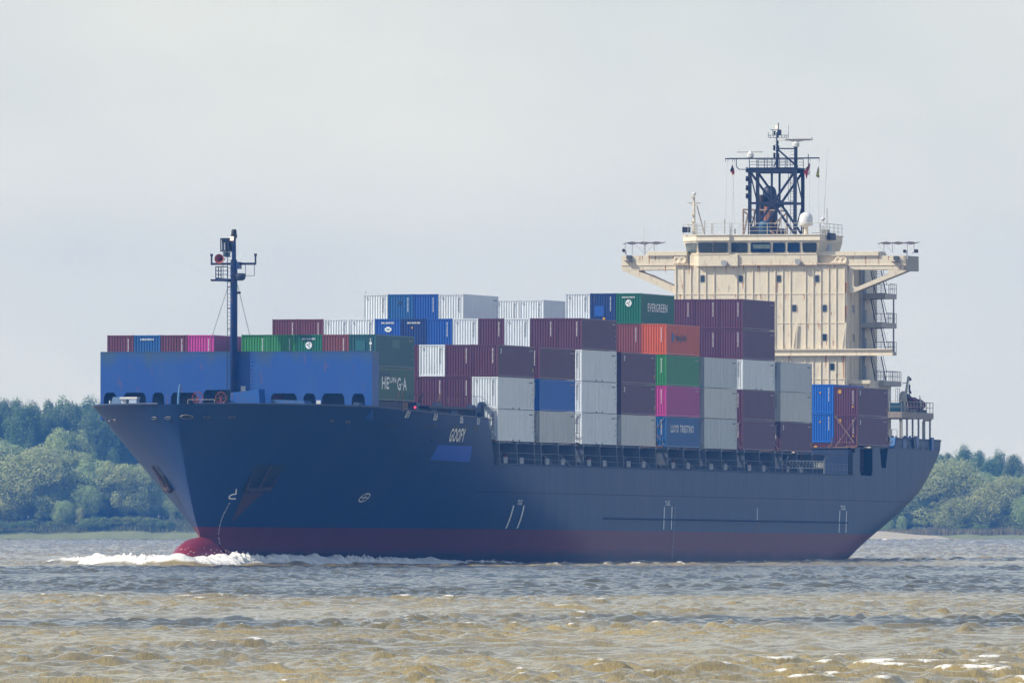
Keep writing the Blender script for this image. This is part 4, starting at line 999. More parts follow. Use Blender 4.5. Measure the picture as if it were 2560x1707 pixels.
def container(col, xf, y, z, label, group, mark='v', smooth=None, extra=None, lvl=None):
    """40 ft high-cube box: front face at ship x = xf, centre line at ship y, resting at ship z"""
    mat = CP[col]; smooth = (col in ('white', 'grey', 'beige')) if smooth is None else smooth
    r_ = empty("shipping_container"); on_ship(r_, xf - CL / 2, y, z); tag(r_, label, "container", group)
    def child(me, name):
        o = bpy.data.objects.new(name, me); COL.objects.link(o); o.parent = r_; return o
    child(cm(('frame', col), lambda: ("frame", mat, frame_b())), "frame")
    child(cm(('end', col), lambda: ("end_panel", mat, corr('y', CW - .2, CH, .25, .05, CL / 2 - .022))), "end_panel")
    def rear():
        b = MB(); b.box(-CL / 2 + .02, -CL / 2 + .07, -CW / 2 + .1, -.01, .16, CH - .12); b.box(-CL / 2 + .02, -CL / 2 + .07, .01, CW / 2 - .1, .16, CH - .12)
        for q in (-.85, -.35, .35, .85): b.bar((-CL / 2 - .01, q, .2), (-CL / 2 - .01, q, CH - .15), .02, 4)
        return ("door", mat, b)
    child(cm(('door', col), rear), "door")
    for s in (1, -1):
        if smooth:
            def sb(s=s):
                b = MB(); y0, y1 = sorted((s * (CW / 2 - .018), s * (CW / 2 - .06))); b.box(-CL / 2 + .12, CL / 2 - .12, y0, y1, .15, CH - .10)
                for i in range(1, 10):
                    x = -CL / 2 + i * CL / 10; y0, y1 = sorted((s * (CW / 2 - .018), s * (CW / 2 - .012))); b.box(x - .02, x + .02, y0, y1, .16, CH - .11)
                return ("side_panel", mat, b)
        else:
            def sb(s=s): return ("side_panel", mat, corr('x', CL - .24, CH, .278, .038, s * (CW / 2 - .012)))
        child(cm(('side', col, s, smooth), sb), "side_panel")
    child(cm(('roof', col), lambda: ("roof_panel", mat, MB().box(-CL / 2 + .1, CL / 2 - .1, -CW / 2 + .06, CW / 2 - .06, CH - .06, CH - .02))), "roof_panel")
    inkm = paint("dark_ink", (.06, .08, .12), .5, .2) if col in DARK else paint("pale_ink", (.74, .76, .76), .5, .15)
    sd_ = CCOUNT[0] % 4; CCOUNT[0] += 1
    if mark in ('v', 'h'): child(cm(('num', mark, col in DARK, sd_), lambda: ("number_lettering", inkm, number_strip(mark == 'v', sd_))), "number_lettering")
    if smooth:
        for q in (-.82, .78):
            child(cm(('eye', q), lambda q=q: ("lashing_eye", DOORW, MB().box(CL / 2 - .02, CL / 2 + .02, q - .06, q + .06, 2.42, 2.62))), "lashing_eye")
        if col == 'white':
            def fp():
                b = MB()
                for q in (-1.02, 1.02): b.box(q - .17, q + .17, CW / 2 - .003, CW / 2 + .008, .015, .16)
                return ("fork_pocket", black, b)
            child(cm(('fork',), fp), "fork_pocket")
    if mark and extra not in (ex_lloyd, ex_ever, ex_hapag, ex_heung):
        def sm():
            b = MB(); q0 = CW / 2 + .004
            for k in range(7): b.box(-CL / 2 + .55 + k * .17, -CL / 2 + .66 + k * .17, q0, q0 + .006, 2.42, 2.53)
            for k in range(3): b.box(-CL / 2 + .40, -CL / 2 + .52, q0, q0 + .006, .8 + .5 * k, .95 + .5 * k)
            return ("side_lettering", paint("dark_ink", (.06, .08, .12), .5, .2) if col in DARK else paint("dim_ink", (.45, .42, .40), .5, .3), b)
        child(cm(('sm', col in DARK), sm), "side_lettering")
    if extra: extra(r_)
    return r_
YEL = paint("label_yellow", (.72, .38, .03), .5, .1)
def decal_end(r_, y, z, w_, h_, mat, name="label_plate"): # on the forward end
    return MB().box(CL / 2 - .005, CL / 2 + .018, y - w_ / 2, y + w_ / 2, z - h_ / 2, z + h_ / 2).build(name, mat, r_)
def disc_end(r_, y, z, ry, rz, mat, name, dx=0.0):
    b = MB(); n = 24; v = [(CL / 2 + .012 + dx, y + ry * math.cos(2 * math.pi * k / n), z + rz * math.sin(2 * math.pi * k / n)) for k in range(n)]; b.prism(v, (.006, 0, 0)); return b.build(name, mat, r_)
def side_text(r_, s, x, z, sx, sz, mat, name="lettering", off=.006, xmin=None):
    v, f = text_faces(s); us = [p[0] for p in v]; k = sx / (max(us) - min(us)); u0 = min(us); hs = max(p[1] for p in v)
    b = MB(); b.add([(x - (p[0] - u0) * k, CW / 2 + off, z + p[1] / hs * sz) for p in v], f); return b.build(name, mat, r_)
PALE = paint("letter_white", (.92, .94, .94), .5, .08)
def ex_ever_end(r_):
    disc_end(r_, .02, 1.95, .30, .33, PALE, "emblem"); dk = paint("emblem_green", (.01, .09, .05), .5, .1)
    b = MB(); X = CL / 2 + .02
    for a in (.5, 2.6, 4.7): b.prism([(X, .02, 1.95), (X, .02 + .2 * math.cos(a), 1.95 + .22 * math.sin(a)), (X, .02 + .2 * math.cos(a + .8), 1.95 + .22 * math.sin(a + .8))], (.006, 0, 0))
    b.build("emblem", dk, r_)
def ex_ever(r_):
    ex_ever_end(r_); side_text(r_, "EVERGREEN", CL / 2 - 2.5, 1.22, 7.1, .78, PALE)
def ex_oval(r_):
    disc_end(r_, .03, 1.9, .33, .24, PALE, "emblem"); disc_end(r_, .03, 1.9, .2, .07, paint("emblem_teal", (.03, .22, .25), .5, .1), "emblem", .008)
def ex_lloyd(r_):
    side_text(r_, "LLOYD", CL / 2 - 1.6, 1.45, 2.85, .68, PALE); side_text(r_, "TRIESTINO", CL / 2 - 4.95, 1.45, 5.0, .68, PALE)
def ex_heung(r_):
    side_text(r_, "HE", CL / 2 - 1.9, 1.05, 2.3, 1.05, PALE); side_text(r_, "UN", CL / 2 - 4.35, 1.62, 2.1, .48, PALE); side_text(r_, "G·A", CL / 2 - 6.8, 1.0, 3.0, 1.1, PALE)
    b = MB().box(CL / 2 - 4.6, CL / 2 - 1.2, CW / 2 - .006, CW / 2 + .003, 1.95, 2.5); b.build("paint_patch", paint("patch_dull", (.035, .075, .11), .6, .3), r_)
def ex_hapag(r_):
    dk = paint("letter_navy", (.02, .03, .06), .5, .1); side_text(r_, "Hapag-Lloyd", CL / 2 - 3.5, 1.38, 3.9, .62, dk)
    b = MB(); X = CL / 2; y = CW / 2 + .004
    b.prism([(X - 2.0, y, 1.25), (X - 2.35, y, 1.2), (X - 2.75, y, 1.3), (X - 2.75, y, 1.55), (X - 3.1, y, 1.6), (X - 3.1, y, 1.75), (X - 2.7, y, 1.8), (X - 2.7, y, 2.0), (X - 2.35, y, 2.12), (X - 2.0, y, 1.95)], (0, .006, 0)); b.build("emblem", paint("emblem_blue", (.03, .10, .35), .5, .1), r_)
def ex_yel(r_): decal_end(r_, -.62, 2.45, .3, .38, YEL); decal_end(r_, .72, .95, .14, .2, YEL)
def ex_dot(r_): decal_end(r_, -.15, 2.05, .14, .16, YEL)
def ex_patch(r_): decal_end(r_, -.35, 1.2, .9, 1.0, CP['blue'], "paint_patch"); decal_end(r_, .1, .45, .22, .3, YEL)
def ex_small(r_): decal_end(r_, -.1, 2.1, .4, .32, paint("patch_navy", (.02, .06, .16), .5, .2), "paint_patch"); decal_end(r_, .62, .35, .3, .36, PALE)
def ex_sidemarks(r_):
    for q, z in ((.9, 2.45), (.95, 2.28), (.85, 2.1)): MB().box(CL / 2 - q - .35, CL / 2 - q, CW / 2 + .0, CW / 2 + .008, z, z + .1).build("data_plate", PALE, r_)
    MB().box(-CL / 2 + .35, -CL / 2 + .6, CW / 2, CW / 2 + .008, .55, .9).build("label_plate", YEL, r_)
def ex_tealside(r_): MB().box(CL / 2 - 7.6, CL / 2 - 5.2, CW / 2 - .006, CW / 2 + .002, 1.75, 2.5).build("paint_patch", paint("patch_teal", (.015, .14, .15), .5, .3), r_); decal_end(r_, -.2, 1.9, .9, .9, paint("patch_teal", (.02, .16, .17), .5, .3), "paint_patch"); decal_end(r_, .74, 2.1, .22, .2, PALE)

ORD = ['first', 'second', 'third', 'fourth', 'fifth', 'sixth', 'seventh', 'eighth', 'ninth', 'tenth', 'eleventh', 'twelfth']
WORD = {'maroon': 'dark maroon', 'purple': 'plum purple', 'red': 'worn brick red', 'white': 'clean white', 'grey': 'pale grey', 'beige': 'weathered off-white', 'blue': 'royal blue', 'navy': 'dark blue', 'midblue': 'faded mid blue', 'brightblue': 'bright blue', 'magenta': 'magenta', 'green': 'leaf green', 'teal': 'dark teal', 'jade': 'jade green', 'moss': 'moss green', 'orange': 'orange'}
BX = [0, -14.04, -28.48, -42.38, -58.41, -72.31, -86.69, -101.09]
B0 = 11.195
def ry(r): return -13.75 + 2.5 * r
G1 = "containers on the foremost stack behind the blue wall"
# foremost bay, ten rows
fore = ['maroon', 'midblue', 'maroon', 'magenta', None, 'green', 'green', 'jade', 'red', 'teal']
nth = 0
for i, c in enumerate(fore):
    if not c: continue
    nth += 1
    container(c, 30.8, -11.25 + 2.5 * i, 17.43, "%s container, %s from the left above the blue wall" % (WORD[c], ORD[nth - 1]), G1, 'h' if c in ('midblue', 'jade') else 'v',
              extra={'jade': ex_ever_end, 'teal': ex_tealside}.get(c))
container('moss', 30.8, 11.25, 14.5, "moss green container with large white letters at the right end of the blue wall", G1, None, extra=ex_heung)
for i, c in enumerate(['red', 'navy', 'maroon', 'blue', 'jade', 'jade', 'maroon', 'blue', 'green']):
    container(c, 30.8, -11.25 + 2.5 * i, 14.5, ("%s container seen through the middle cut-out of the blue wall" % WORD[c] + (", beside the mast" if i == 5 else ", right side" if i == 6 else "")) if i in (4, 5, 6) else "%s container hidden behind the blue wall, lower tier, %s from left" % (WORD[c], ORD[i]), G1)
# bay 1
G2 = "containers stacked across the ship behind the raised bow"
for t, r, c in ((2, 8, 'purple'), (2, 9, 'white'), (2, 10, 'purple'), (2, 11, 'purple'), (1, 8, 'purple'), (1, 9, 'purple'), (1, 10, 'purple'), (1, 11, 'white'), (0, 10, 'purple'), (0, 11, 'white')):
    nm = ['bottom', 'middle', 'top'][t]
    lab = "%s container in the %s tier of the front stack, %s" % (WORD[c], nm, {11: 'outer corner', 10: 'second from the near side', 9: 'third from the near side', 8: 'fourth from the near side'}[r])
    container(c, BX[0], ry(r), B0 + TP * t, lab, G2, extra=ex_sidemarks if (r == 11 and c == 'purple') else None)
# near-side stacks 2..8 (bottom, second, third level)
SIDE = {1: ['beige', 'brightblue', 'purple'], 2: ['white', 'white', 'white'], 3: ['beige', 'purple', 'purple'], 4: ['midblue', 'magenta', 'green'], 5: ['grey', 'beige', 'grey'], 6: ['purple', 'purple', 'white'], 7: ['purple', 'beige', 'grey']}
for k, cs in SIDE.items():
    for t, c in enumerate(cs):
        ex = ex_lloyd if (k, t) == (4, 0) else ex_sidemarks if c in ('purple',) and k in (3, 7) else ex_dot if c in ('magenta', 'green') else None
        lab = "%s container, %s level of the %s stack along the near side" % (WORD[c], ['bottom', 'second', 'third'][t], ORD[k])
        if (k, t) == (4, 0): lab = "mid blue container with white lettering at the bottom of the fifth near-side stack"
        container(c, BX[k], ry(11), B0 + TP * t, lab, "containers along the near side of the ship", extra=ex)
# bay 3, fourth level, twelve across
row = ['maroon', 'maroon', 'white', 'white', 'blue', 'navy', 'blue', 'white', 'purple', 'white', 'purple', 'purple']
for r, c in enumerate(row):
    container(c, BX[2], ry(r), B0 + TP * 3, ("blue container with a white oval emblem in the long second row" if r == 4 else "%s container, %s from the left in the long second row" % (WORD[c], ORD[r])), "containers in the long row twelve across", 'h' if r in (4, 5) else 'v', extra=ex_oval if r == 4 else ex_dot if r == 5 else None)
    if r < 11: container('purple' if r % 3 else 'grey', BX[2], ry(r), B0 + TP * 2, "container hidden under the long row twelve across", "hidden containers carrying the long row")
# bay 5
G5 = "containers in the high row in front of the bridge"
for r, c, lab, mk, ex in ((0, 'white', "white container at the far left of the topmost row", 'v', None), (1, 'midblue', "faded blue container with a dark patch, second in the topmost row", 'v', ex_small), (2, 'blue', "blue container, third from the left in the topmost row", 'v', None), (3, 'white', "white container with its pale side showing, fourth in the topmost row", 'v', None),
                          (8, 'white', "white container left of the dark blue one in the topmost row", 'v', None), (9, 'navy', "dark blue container with a brighter patch beside the jade green one", 'v', ex_patch), (10, 'jade', "jade green container with white lettering and round emblem in the topmost row", 'h', ex_ever)):
    container(c, BX[4], ry(r), B0 + TP * 4, lab, G5, mk, extra=ex)
container('orange', BX[4], ry(11), B0 + TP * 3, "orange container with dark lettering, on top of the near-side stack", G5, extra=ex_hapag)
container('red', BX[4], ry(10), B0 + TP * 3, "worn brick red container left of the orange one", G5)
for r in (0, 1, 2, 3, 8, 9): container('grey' if r % 2 else 'purple', BX[4], ry(r), B0 + TP * 3, "container hidden under the topmost row", "hidden containers carrying the topmost row")
# bay 7
G7 = "containers stacked right in front of the bridge"
for r, c, t, lab in ((1, 'white', 4, "white container just showing at the left of the low pair amid the topmost row"), (2, 'white', 4, "left one of the two lower white containers amid the topmost row"), (3, 'white', 4, "right one of the two lower white containers, its grey side showing"), (9, 'purple', 4, "plum purple container under the bridge, left one of three on top"), (10, 'purple', 4, "plum purple container under the bridge, middle one of three on top"), (11, 'purple', 4, "plum purple container under the bridge, right one of three on top"),
                     (9, 'purple', 3, "plum purple container half hidden by the orange one, left of two"), (10, 'purple', 3, "plum purple container between the orange one and the outer stack"), (11, 'purple', 3, "plum purple container directly below the right one of the topmost three")):
    container(c, BX[6], ry(r), B0 + TP * t, lab, G7)
for r in (1, 2, 3): container('grey', BX[6], ry(r), B0 + TP * 3, "container hidden under the low white pair", "hidden containers carrying the low pair")
# aft bay
G9 = "containers beside the bridge house near the stern"
container('purple', -131.4, ry(11), 12.05, "plum purple container with yellow labels near the stern, behind crossed rods", G9, extra=lambda r: (ex_yel(r), ex_sidemarks(r)))
container('purple', -131.4, ry(11), 12.05 + TP, "plum purple container with yellow labels, upper one near the stern", G9, extra=lambda r: (ex_yel(r), ex_sidemarks(r)))
container('brightblue', -131.4, ry(10) , 12.35, "bright blue corrugated container near the stern, lower of two", G9, extra=ex_dot)
container('brightblue', -131.4, ry(10) , 12.35 + TP, "bright blue corrugated container near the stern, upper of two", G9, extra=ex_dot)
container('maroon', -131.4, ry(10), 9.4, "dark maroon container with a yellow label, under the bright blue pair", G9, extra=ex_yel)
for t in (0, 1): container('grey', -131.4, ry(9), 12.35 + TP * t, "container hidden behind the bright blue pair", "hidden containers near the stern")

# ================================================================== side gallery, hatches, supports
def gallery():
    for s in (1, -1):
        b = MB(); y0, y1 = sorted((s * 12.35, s * 12.5)); b.box(-127.5, .6, y0, y1, 8.9, 11.12); b.build("hatch_coaming", navy_dark, ship)
        for k, xf in enumerate(BX):
            pts = [xf - .25, xf - CL / 2, xf - CL + .25]
            for x in pts:
                b = MB(); b.prism([(x - .35, s * 15.0, 9.1), (x - .0, s * 15.0, 10.95), (x - .0, s * 12.9, 10.95), (x - .35, s * 14.3, 9.1)], (-.14, 0, 0)); b.box(x - .62, x - .12, *sorted((s * 14.5, s * 14.96)), 10.951, 11.16); b.build("support_post", paint("post_grey", (.17, .20, .24), .5, .4, .3), ship)
            if s == 1:
                for x in (xf - 3.2, xf - 8.6):
                    b = MB(); b.box(x - .6, x + .6, 14.7, 14.8, 9.2, 9.75); b.build("vent_box", paint("vent_grey", (.44, .48, .52), .5, .4, .1), ship)
                for x, w_ in ((xf - 3.2, 1.7), (xf - 9.4, 1.6)):
                    b = MB(); b.box(x - w_, x + w_, 12.51, 12.56, 10.0, 10.85); b.build("coaming_panel", paint("panel_slate", (.10, .135, .18), .5, .4), ship)
                if k % 2 == 0:
                    b = MB(); b.lathe((xf - 4.9, 14.3, 9.2), [(0, .12), (.5, .12), (.6, .2), (.75, .1)], 8); b.build("hydrant", paint("hydrant_red", (.4, .06, .04), .5, .3), ship)
        b = MB(); b.box(-127.5, .6, *sorted((s * 14.5, s * 14.9)), 10.985, 11.1); b.build("longitudinal_girder", navy_dark, ship)
        b = MB(); 
        for z in (9.6, 10.15): b.bar((.3, s * 14.95, z), (-128.9, s * 14.95, z), .022, 4)
        for i in range(86): b.bar((.2 - 1.5 * i, s * 14.95, 9.05), (.2 - 1.5 * i, s * 14.95, 10.15), .016, 4)
        b.build("gallery_rail", paint("rail_grey", (.13, .16, .21), .5, .3), ship)
    b = MB()
    for xf in BX: b.box(xf - CL + .2, xf - .2, -12.3, 12.3, 10.2, 11.15)
    b.build("hatch_cover", navy, ship)
    b = MB(); b.box(18.9, 30.6, -12.2, 12.2, 12.75, 14.46); b.build("hatch_cover", navy_dark, ship)
    b = MB(); b.box(-143.5, -131.6, -12.4, 9.8, 8.95, 12.3); b.build("hatch_cover", navy_dark, ship)
    # lashing bridges and rods between the stacks on the near side
    for k in range(8):
        xf = BX[k]; b = MB(); x = xf + .9
        for y in (14.2, 12.7): b.bar((x, y, 9.0), (x, y, 13.1), .07, 5)
        for z in (11.3, 12.2, 13.1): b.bar((x, 14.9, z), (x, 12.5, z), .045, 4)
        b.box(x - .3, x + .25, 12.5, 14.95, 11.18, 11.28); b.build("lashing_platform", ochre if k % 2 else rusty, ship)
        b = MB(); b.bar((xf + .06, 14.8, 11.4), (xf + .06, 12.7, 14.0), .03, 4); b.bar((xf + .08, 12.7, 11.4), (xf + .08, 14.8, 14.0), .03, 4); b.build("lashing_rod", paint("rod_grey", (.35, .30, .27), .5, .3, .4), ship)
    # gear on the forward break: posts, ladder, rail, rusty brackets
    for px in (931, 990, 1056, 1109, 1195, 1206):
        x, y, z = A(px, 1030, y=13.2); b = MB(); yy = 12.1 if px < 1000 else 12.8; b.box(x - .9, x + .6, yy - .5, yy, 13.5 if x > 18 else 11.0, A(px, 1006 if px < 1180 else 1012, y=13.2)[2]); b.build("deck_post", paint("post_blue", (.030, .07, .16), .5, .4, .2), ship)
    b = MB(); b.box(.9, 18.2, 12.6, 12.8, 11.0, 14.2); b.box(1.5, 17.8, 12.5, 13.6, 13.95, 14.15); b.build("hatch_coaming", navy_dark, ship)
    for px in (1083, 1134): x, y, z = A(px, 1020, y=12.85); b = MB(); b.box(x - 1.1, x + 1.1, 12.85, 12.9, 12.9, 13.9); b.build("coaming_panel", paint("panel_blue", (.04, .12, .32), .5, .3), ship)
    b = MB(); b.rail([A(1025, 1008, y=13.4), A(1212, 1012, y=13.4)], .75, 1, 3.2, .03); b.build("deck_rail", rusty, ship)
    b = MB()
    for px in (1007.5, 1018):
        p, q = A(px, 1007, y=13.9), A(px, 1029, y=13.9); b.bar(p, q, .05, 4)
    for i in range(4): b.bar(A(1007.5, 1009 + i * 5.6, y=13.9), A(1018, 1009 + i * 5.6, y=13.9), .05, 4)
    b.bar(A(997, 980, y=13.9), A(991, 1004, y=13.9), .06, 4); b.bar(A(1004, 980, y=13.9), A(1007, 1004, y=13.9), .06, 4)
    b.build("ladder", ochre, ship)
    for px in (1055, 1101): b = MB(); b.bar(A(px, 984, y=13.2), A(px - 5, 1004, y=13.2), .12, 5); b.build("turnbuckle", rusty, ship)
    x, y, z = A(1037, 1018, y=13.55); b = MB(); b.lathe((x, y, z), [(-.1, .06), (0, .11), (.1, .06)], 10); b.build("red_lamp", lamp_mat("red_lamp", (1, .05, .08), 2.5), ship)
    b = MB(); p = A(1201, 1048, y=13.6); q = A(1201, 1012, y=13.6); b.bar(p, q, .34, 8); b.bar(q, A(1212, 1009, y=13.6), .3, 8, .2); b.build("goose_neck_vent", navy, ship)
    # stowed accommodation ladder
    Z6 = lambda zx, zy, y: A(1700 + zx / 3.36, 900 + zy / 3.36, y=y)
    b = MB(); y = 15.02; p0, p1 = Z6(915, 845, y), Z6(1205, 850, y); q0, q1 = Z6(915, 905, y), Z6(1205, 910, y)
    for a, c in ((p0, p1), (q0, q1)): b.bar(a, c, .05, 5); b.bar((a[0], a[1] - .8, a[2]), (c[0], c[1] - .8, c[2]), .05, 5)
    for i in range(11):
        t = i / 10; a = Vector(p0).lerp(Vector(p1), t); c = Vector(q0).lerp(Vector(q1), t); b.bar(a, c, .035, 4)
        if i < 10: c2 = Vector(q0).lerp(Vector(q1), t + .1); b.bar(a, c2, .025, 4)
    gw = b.build("accommodation_ladder", paint("alu", (.45, .46, .46), .4, .3, .2, metal=.3), ship)
    b = MB()
    for q in (1122, 1140, 1158, 1172, 1190): a = Z6(q, 862, y + .03); c = Z6(q + 8, 902, y + .03); b.box(c[0], a[0], y, y + .06, c[2], a[2])
    b.build("step", paint("step_cream", (.72, .68, .56), .5, .2), gw)
    for q in (890, 1212): p = Z6(q, 840, 14.9); b = MB(); b.bar((p[0], 14.9, 9.1), (p[0], 14.9, p[2]), .12, 6); b.bar((p[0], 14.9, p[2]), (p[0] - .5, 15.0, p[2] + .4), .1, 6); b.build("ladder_davit", paint("davit_grey", (.20, .23, .26), .5, .4, .3), ship)
    # rusty lashing stage ahead of the aft bay
    b = MB(); y = 14.9; p = Z6(1285, 737, y); q = Z6(1490, 730, y); xs_ = -130.6
    P = lambda zx, zy: A(1700 + zx / 3.36, 900 + zy / 3.36, x=xs_)
    for a, c, r_ in (((1278, 650), (1278, 795), .07), ((1205, 795), (1440, 797), .07), ((1285, 735), (1485, 728), .1), ((1365, 735), (1365, 790), .06), ((1435, 735), (1425, 795), .07), ((1400, 650), (1400, 735), .06), ((1487, 640), (1487, 735), .06), ((1205, 790), (1275, 700), .06), ((1330, 690), (1465, 690), .04), ((1290, 735), (1330, 795), .05)):
        a, c = P(*a), P(*c); b.bar(a, c, r_, 5)
    a, c = P(1285, 735), P(1485, 728); b.box(xs_ - .6, xs_ + .1, a[1], c[1], a[2] - .06, a[2] + .04); b.build("lashing_platform", paint("orange_rust", (.22, .10, .06), .7, .5, .6), ship)
    for a, c in (((1298, 468), (1460, 692)), ((1303, 466), (1425, 640)), ((1478, 482), (1305, 728))):
        p, q = A(1700 + a[0] / 3.36, 900 + a[1] / 3.36, x=-131.3), A(1700 + c[0] / 3.36, 900 + c[1] / 3.36, x=-131.0); b = MB(); b.bar(p, q, .035, 5); b.bar(Vector(p).lerp(Vector(q), .72), q, .07, 5); b.build("lashing_rod", paint("rod_rust", (.28, .19, .16), .6, .4, .3), ship)
    b = MB(); b.box(-130.4, -128.9, 9.5, 14.6, 9.0, 11.6); b.build("deck_store", navy, ship)
    for q in (1010, 1022): p = Z6(q, 800, 14.2); b = MB(); b.bar((p[0], 14.2, 10.6), (p[0], 14.2, 11.15), .06, 5); b.build("pipe", ochre, ship)
    p = Z6(950, 777, 14.6); b = MB(); b.lathe((p[0], 14.6, p[2]), [(-.1, .05), (0, .2), (.1, .05)], 10); b.build("deck_lamp", lamp_mat("deck_lamp_glow", (1, .75, .45), 1.0), ship)
    b = MB(); b.box(-144.8, -129.2, -12.5, 12.3, 8.9, 9.35); b.box(-144.9, -144.8, -14.6, 14.6, 8.9, 11.85); b.build("dark_backing", navy_dark, ship)
gallery()
# ================================================================== bridge house and everything on it
Z7 = lambda zx, zy, x=-150.4: A(1520 + zx / 2.94, 560 + zy / 2.94, x=x)
Z7y = lambda zx, zy, y: A(1520 + zx / 2.94, 560 + zy / 2.94, y=y)
Z8 = lambda zx, zy, x=-152.0: A(1680 + zx / 4.752, 290 + zy / 4.752, x=x)
XF = -150.4
def rbox_pane(p, w_, h_): pass
rustrun = paint("rust_run", (.44, .20, .07), .7, .5, .5, gcol=(.60, .40, .22))
def deckhouse():
    yl, yr = Z7(487, 400)[1], Z7(1752, 400)[1]
    d = empty("deckhouse", parent=ship)
    ztop_ = Z7(1000, 300)[2]
    b = MB(); b.box(XF - 12.5, XF, yl, yr, 9.0, ztop_ - .01); b.cur = 1; rr = random.Random(8)
    # rust runs below windows, seams and the outer corner
    runs = [(694 + 22, 385, 40, .05), (990, 425, 60, .04), (1243, 425, 75, .06), (1524, 425, 35, .04), (545, 445, 30, .06), (1385, 600, 50, .04), (1657, 858, 40, .03), (1605, 820, 70, .05), (1560, 735, 45, .07), (1747, 430, 85, .12), (1747, 600, 110, .09), (1738, 740, 170, .07), (1640, 645, 30, .03), (1290, 735, 60, .04), (1470, 740, 40, .05), (1440, 515, 50, .04), (1120, 518, 40, .04), (1733, 965, 180, .10), (1600, 968, 90, .05), (1678, 1100, 60, .07), (1330, 965, 60, .06)]
    for zx, zy, ln, w_ in runs:
        w_ *= 1.7
        p, q = Z7(zx, zy), Z7(zx, zy + ln); b.prism([(XF + .001, p[1] - w_, p[2]), (XF + .001, p[1] + w_, p[2]), (XF + .001, p[1] + w_ * .2, q[2]), (XF + .001, p[1] - w_ * .4, q[2])], (.006, 0, 0))
    for k in range(26):
        y = yl + (yr - yl) * rr.random(); z = Z7(1000, rr.choice((300, 514, 729)))[2]; l_ = rr.uniform(.25, 1.1); w_ = rr.uniform(.03, .10); b.prism([(XF + .001, y - w_, z - .03), (XF + .001, y + w_, z - .03), (XF + .001, y + w_ * .2, z - l_), (XF + .001, y - w_ * .3, z - l_)], (.005, 0, 0))
    b.build("wall", [cream, rustrun], d)
    # stiffeners, as welded on the front plating
    for q in (498, 552, 608, 663, 718, 780, 948, 1003, 1063, 1172, 1228, 1284, 1340, 1452, 1508, 1564, 1621, 1676, 1738):
        y = Z7(q, 400)[1]; b = MB(); b.box(XF + .001, XF + .10, y - .03, y + .03, 12.4, ztop_ - .05); b.build("stiffener", cream2, d)
    for q in (514, 729, 1140): z = Z7(1000, q)[2]; b = MB(); b.box(XF + .001, XF + .05, yl, yr, z - .04, z + .04); b.build("deck_seam", cream, d)
    for q in (514, 729, 940): z = Z7(1000, q)[2]; b = MB(); b.box(XF - 5, XF, yr + .001, yr + .03, z - .03, z + .03); b.build("deck_seam", cream, d)
    # windows
    for zx, zy in ((694, 402), (975, 402), (1254, 402), (1535, 402), (1367, 619), (1591, 619), (1591, 833), (1647, 1049), (694, 619), (975, 619)):
        _, y, z = Z7(zx, zy); w_, h_ = .215, .33; b = MB()
        oct_ = [(-1, -.75), (-.75, -1), (.75, -1), (1, -.75), (1, .75), (.75, 1), (-.75, 1), (-1, .75)]
        b.prism([(XF + .002, y + a * (w_ + .06), z + c * (h_ + .06)) for a, c in oct_], (.03, 0, 0)); wo = b.build("window", greyc, d)
        b = MB(); b.prism([(XF + .033, y + a * w_, z + c * h_) for a, c in oct_], (.006, 0, 0)); b.build("pane", winglass, wo)
    for zx, zy in ((1806, 402), (1800, 625), (1802, 838)):
        x, y, z = Z7y(zx, zy, yr); b = MB(); b.prism([(x - .3, yr + .002, z - .42), (x + .3, yr + .002, z - .42), (x + .3, yr + .002, z + .42), (x - .3, yr + .002, z + .42)], (0, .04, 0)); wo = b.build("window", greyc, d)
        b = MB(); b.box(x - .22, x + .22, yr + .043, yr + .05, z - .34, z + .34); b.build("pane", winglass, wo)
    b = MB()
    for x in (XF - 1.6, XF - 3.1, XF - 4.6): b.box(x - .05, x + .05, yr + .001, yr + .12, 12.4, ztop_ - .05)
    b.build("stiffener", cream2, d)
    # recess: darker inner wall, pipes, doors
    b = MB(); b.box(XF - 4.9, XF - 4.7, yr - .01, yr + .35, 12, ztop_ - .3); b.build("wall_edge", greyc, d)
    for dx in (5.5, 6.0, 6.35): b = MB(); b.bar((XF - dx, yr + .2, 12.5), (XF - dx, yr + .2, ztop_ - .4), .08, 6); b.build("drain_pipe", paint("pipe_grey", (.33, .36, .38), .5, .3, .2), d)
    for i, zz in enumerate((18.3, 21.1, 24.0, 26.8)):
        b = MB(); b.box(XF - 7.9, XF - 7.1, yr + .002, yr + .05, zz + .2, zz + 2.1); b.build("door", paint("door_grey", (.24, .26, .28), .5, .3, .2), d)
    # lower wide house
    P = Z6h; x, yb, z1 = Z6h(1490, 170, -151.6); _, y1, z0 = Z6h(1600, 235, -151.6)
    b = MB(); b.box(-160, -151.6, yr + .002, y1, 12, z1); b.build("lower_house", cream, d)
    b = MB(); b.box(-151.58, -151.3, yr, y1 + .02, z1 - .35, z1 + .02); b.build("deck_edge", cream2, d)
    b = MB(); p = Z6h(1408, 200, -151.55); b.box(-151.59, -151.54, p[1] - .28, p[1] + .28, 16.9, z1 - .4); b.build("door", navy, d)
    b = MB(); b.box(-164.4, -152, -9.3, y1 - 1.0, 9, 14); b.build("lower_house", cream, d)
    # broad cream beam across the front
    _, ya, za = Z7(700, 920); _, yb2, zb2 = Z7(2095, 962)
    b = MB(); b.box(XF + .17, XF + .45, ya, yb2, za - .12, za); b.box(XF + .17, XF + .26, ya, yb2, zb2, za - .12); b.box(XF + .17, XF + .42, ya, yb2, zb2 - .06, zb2 + .02); b.build("front_walkway", cream, d)
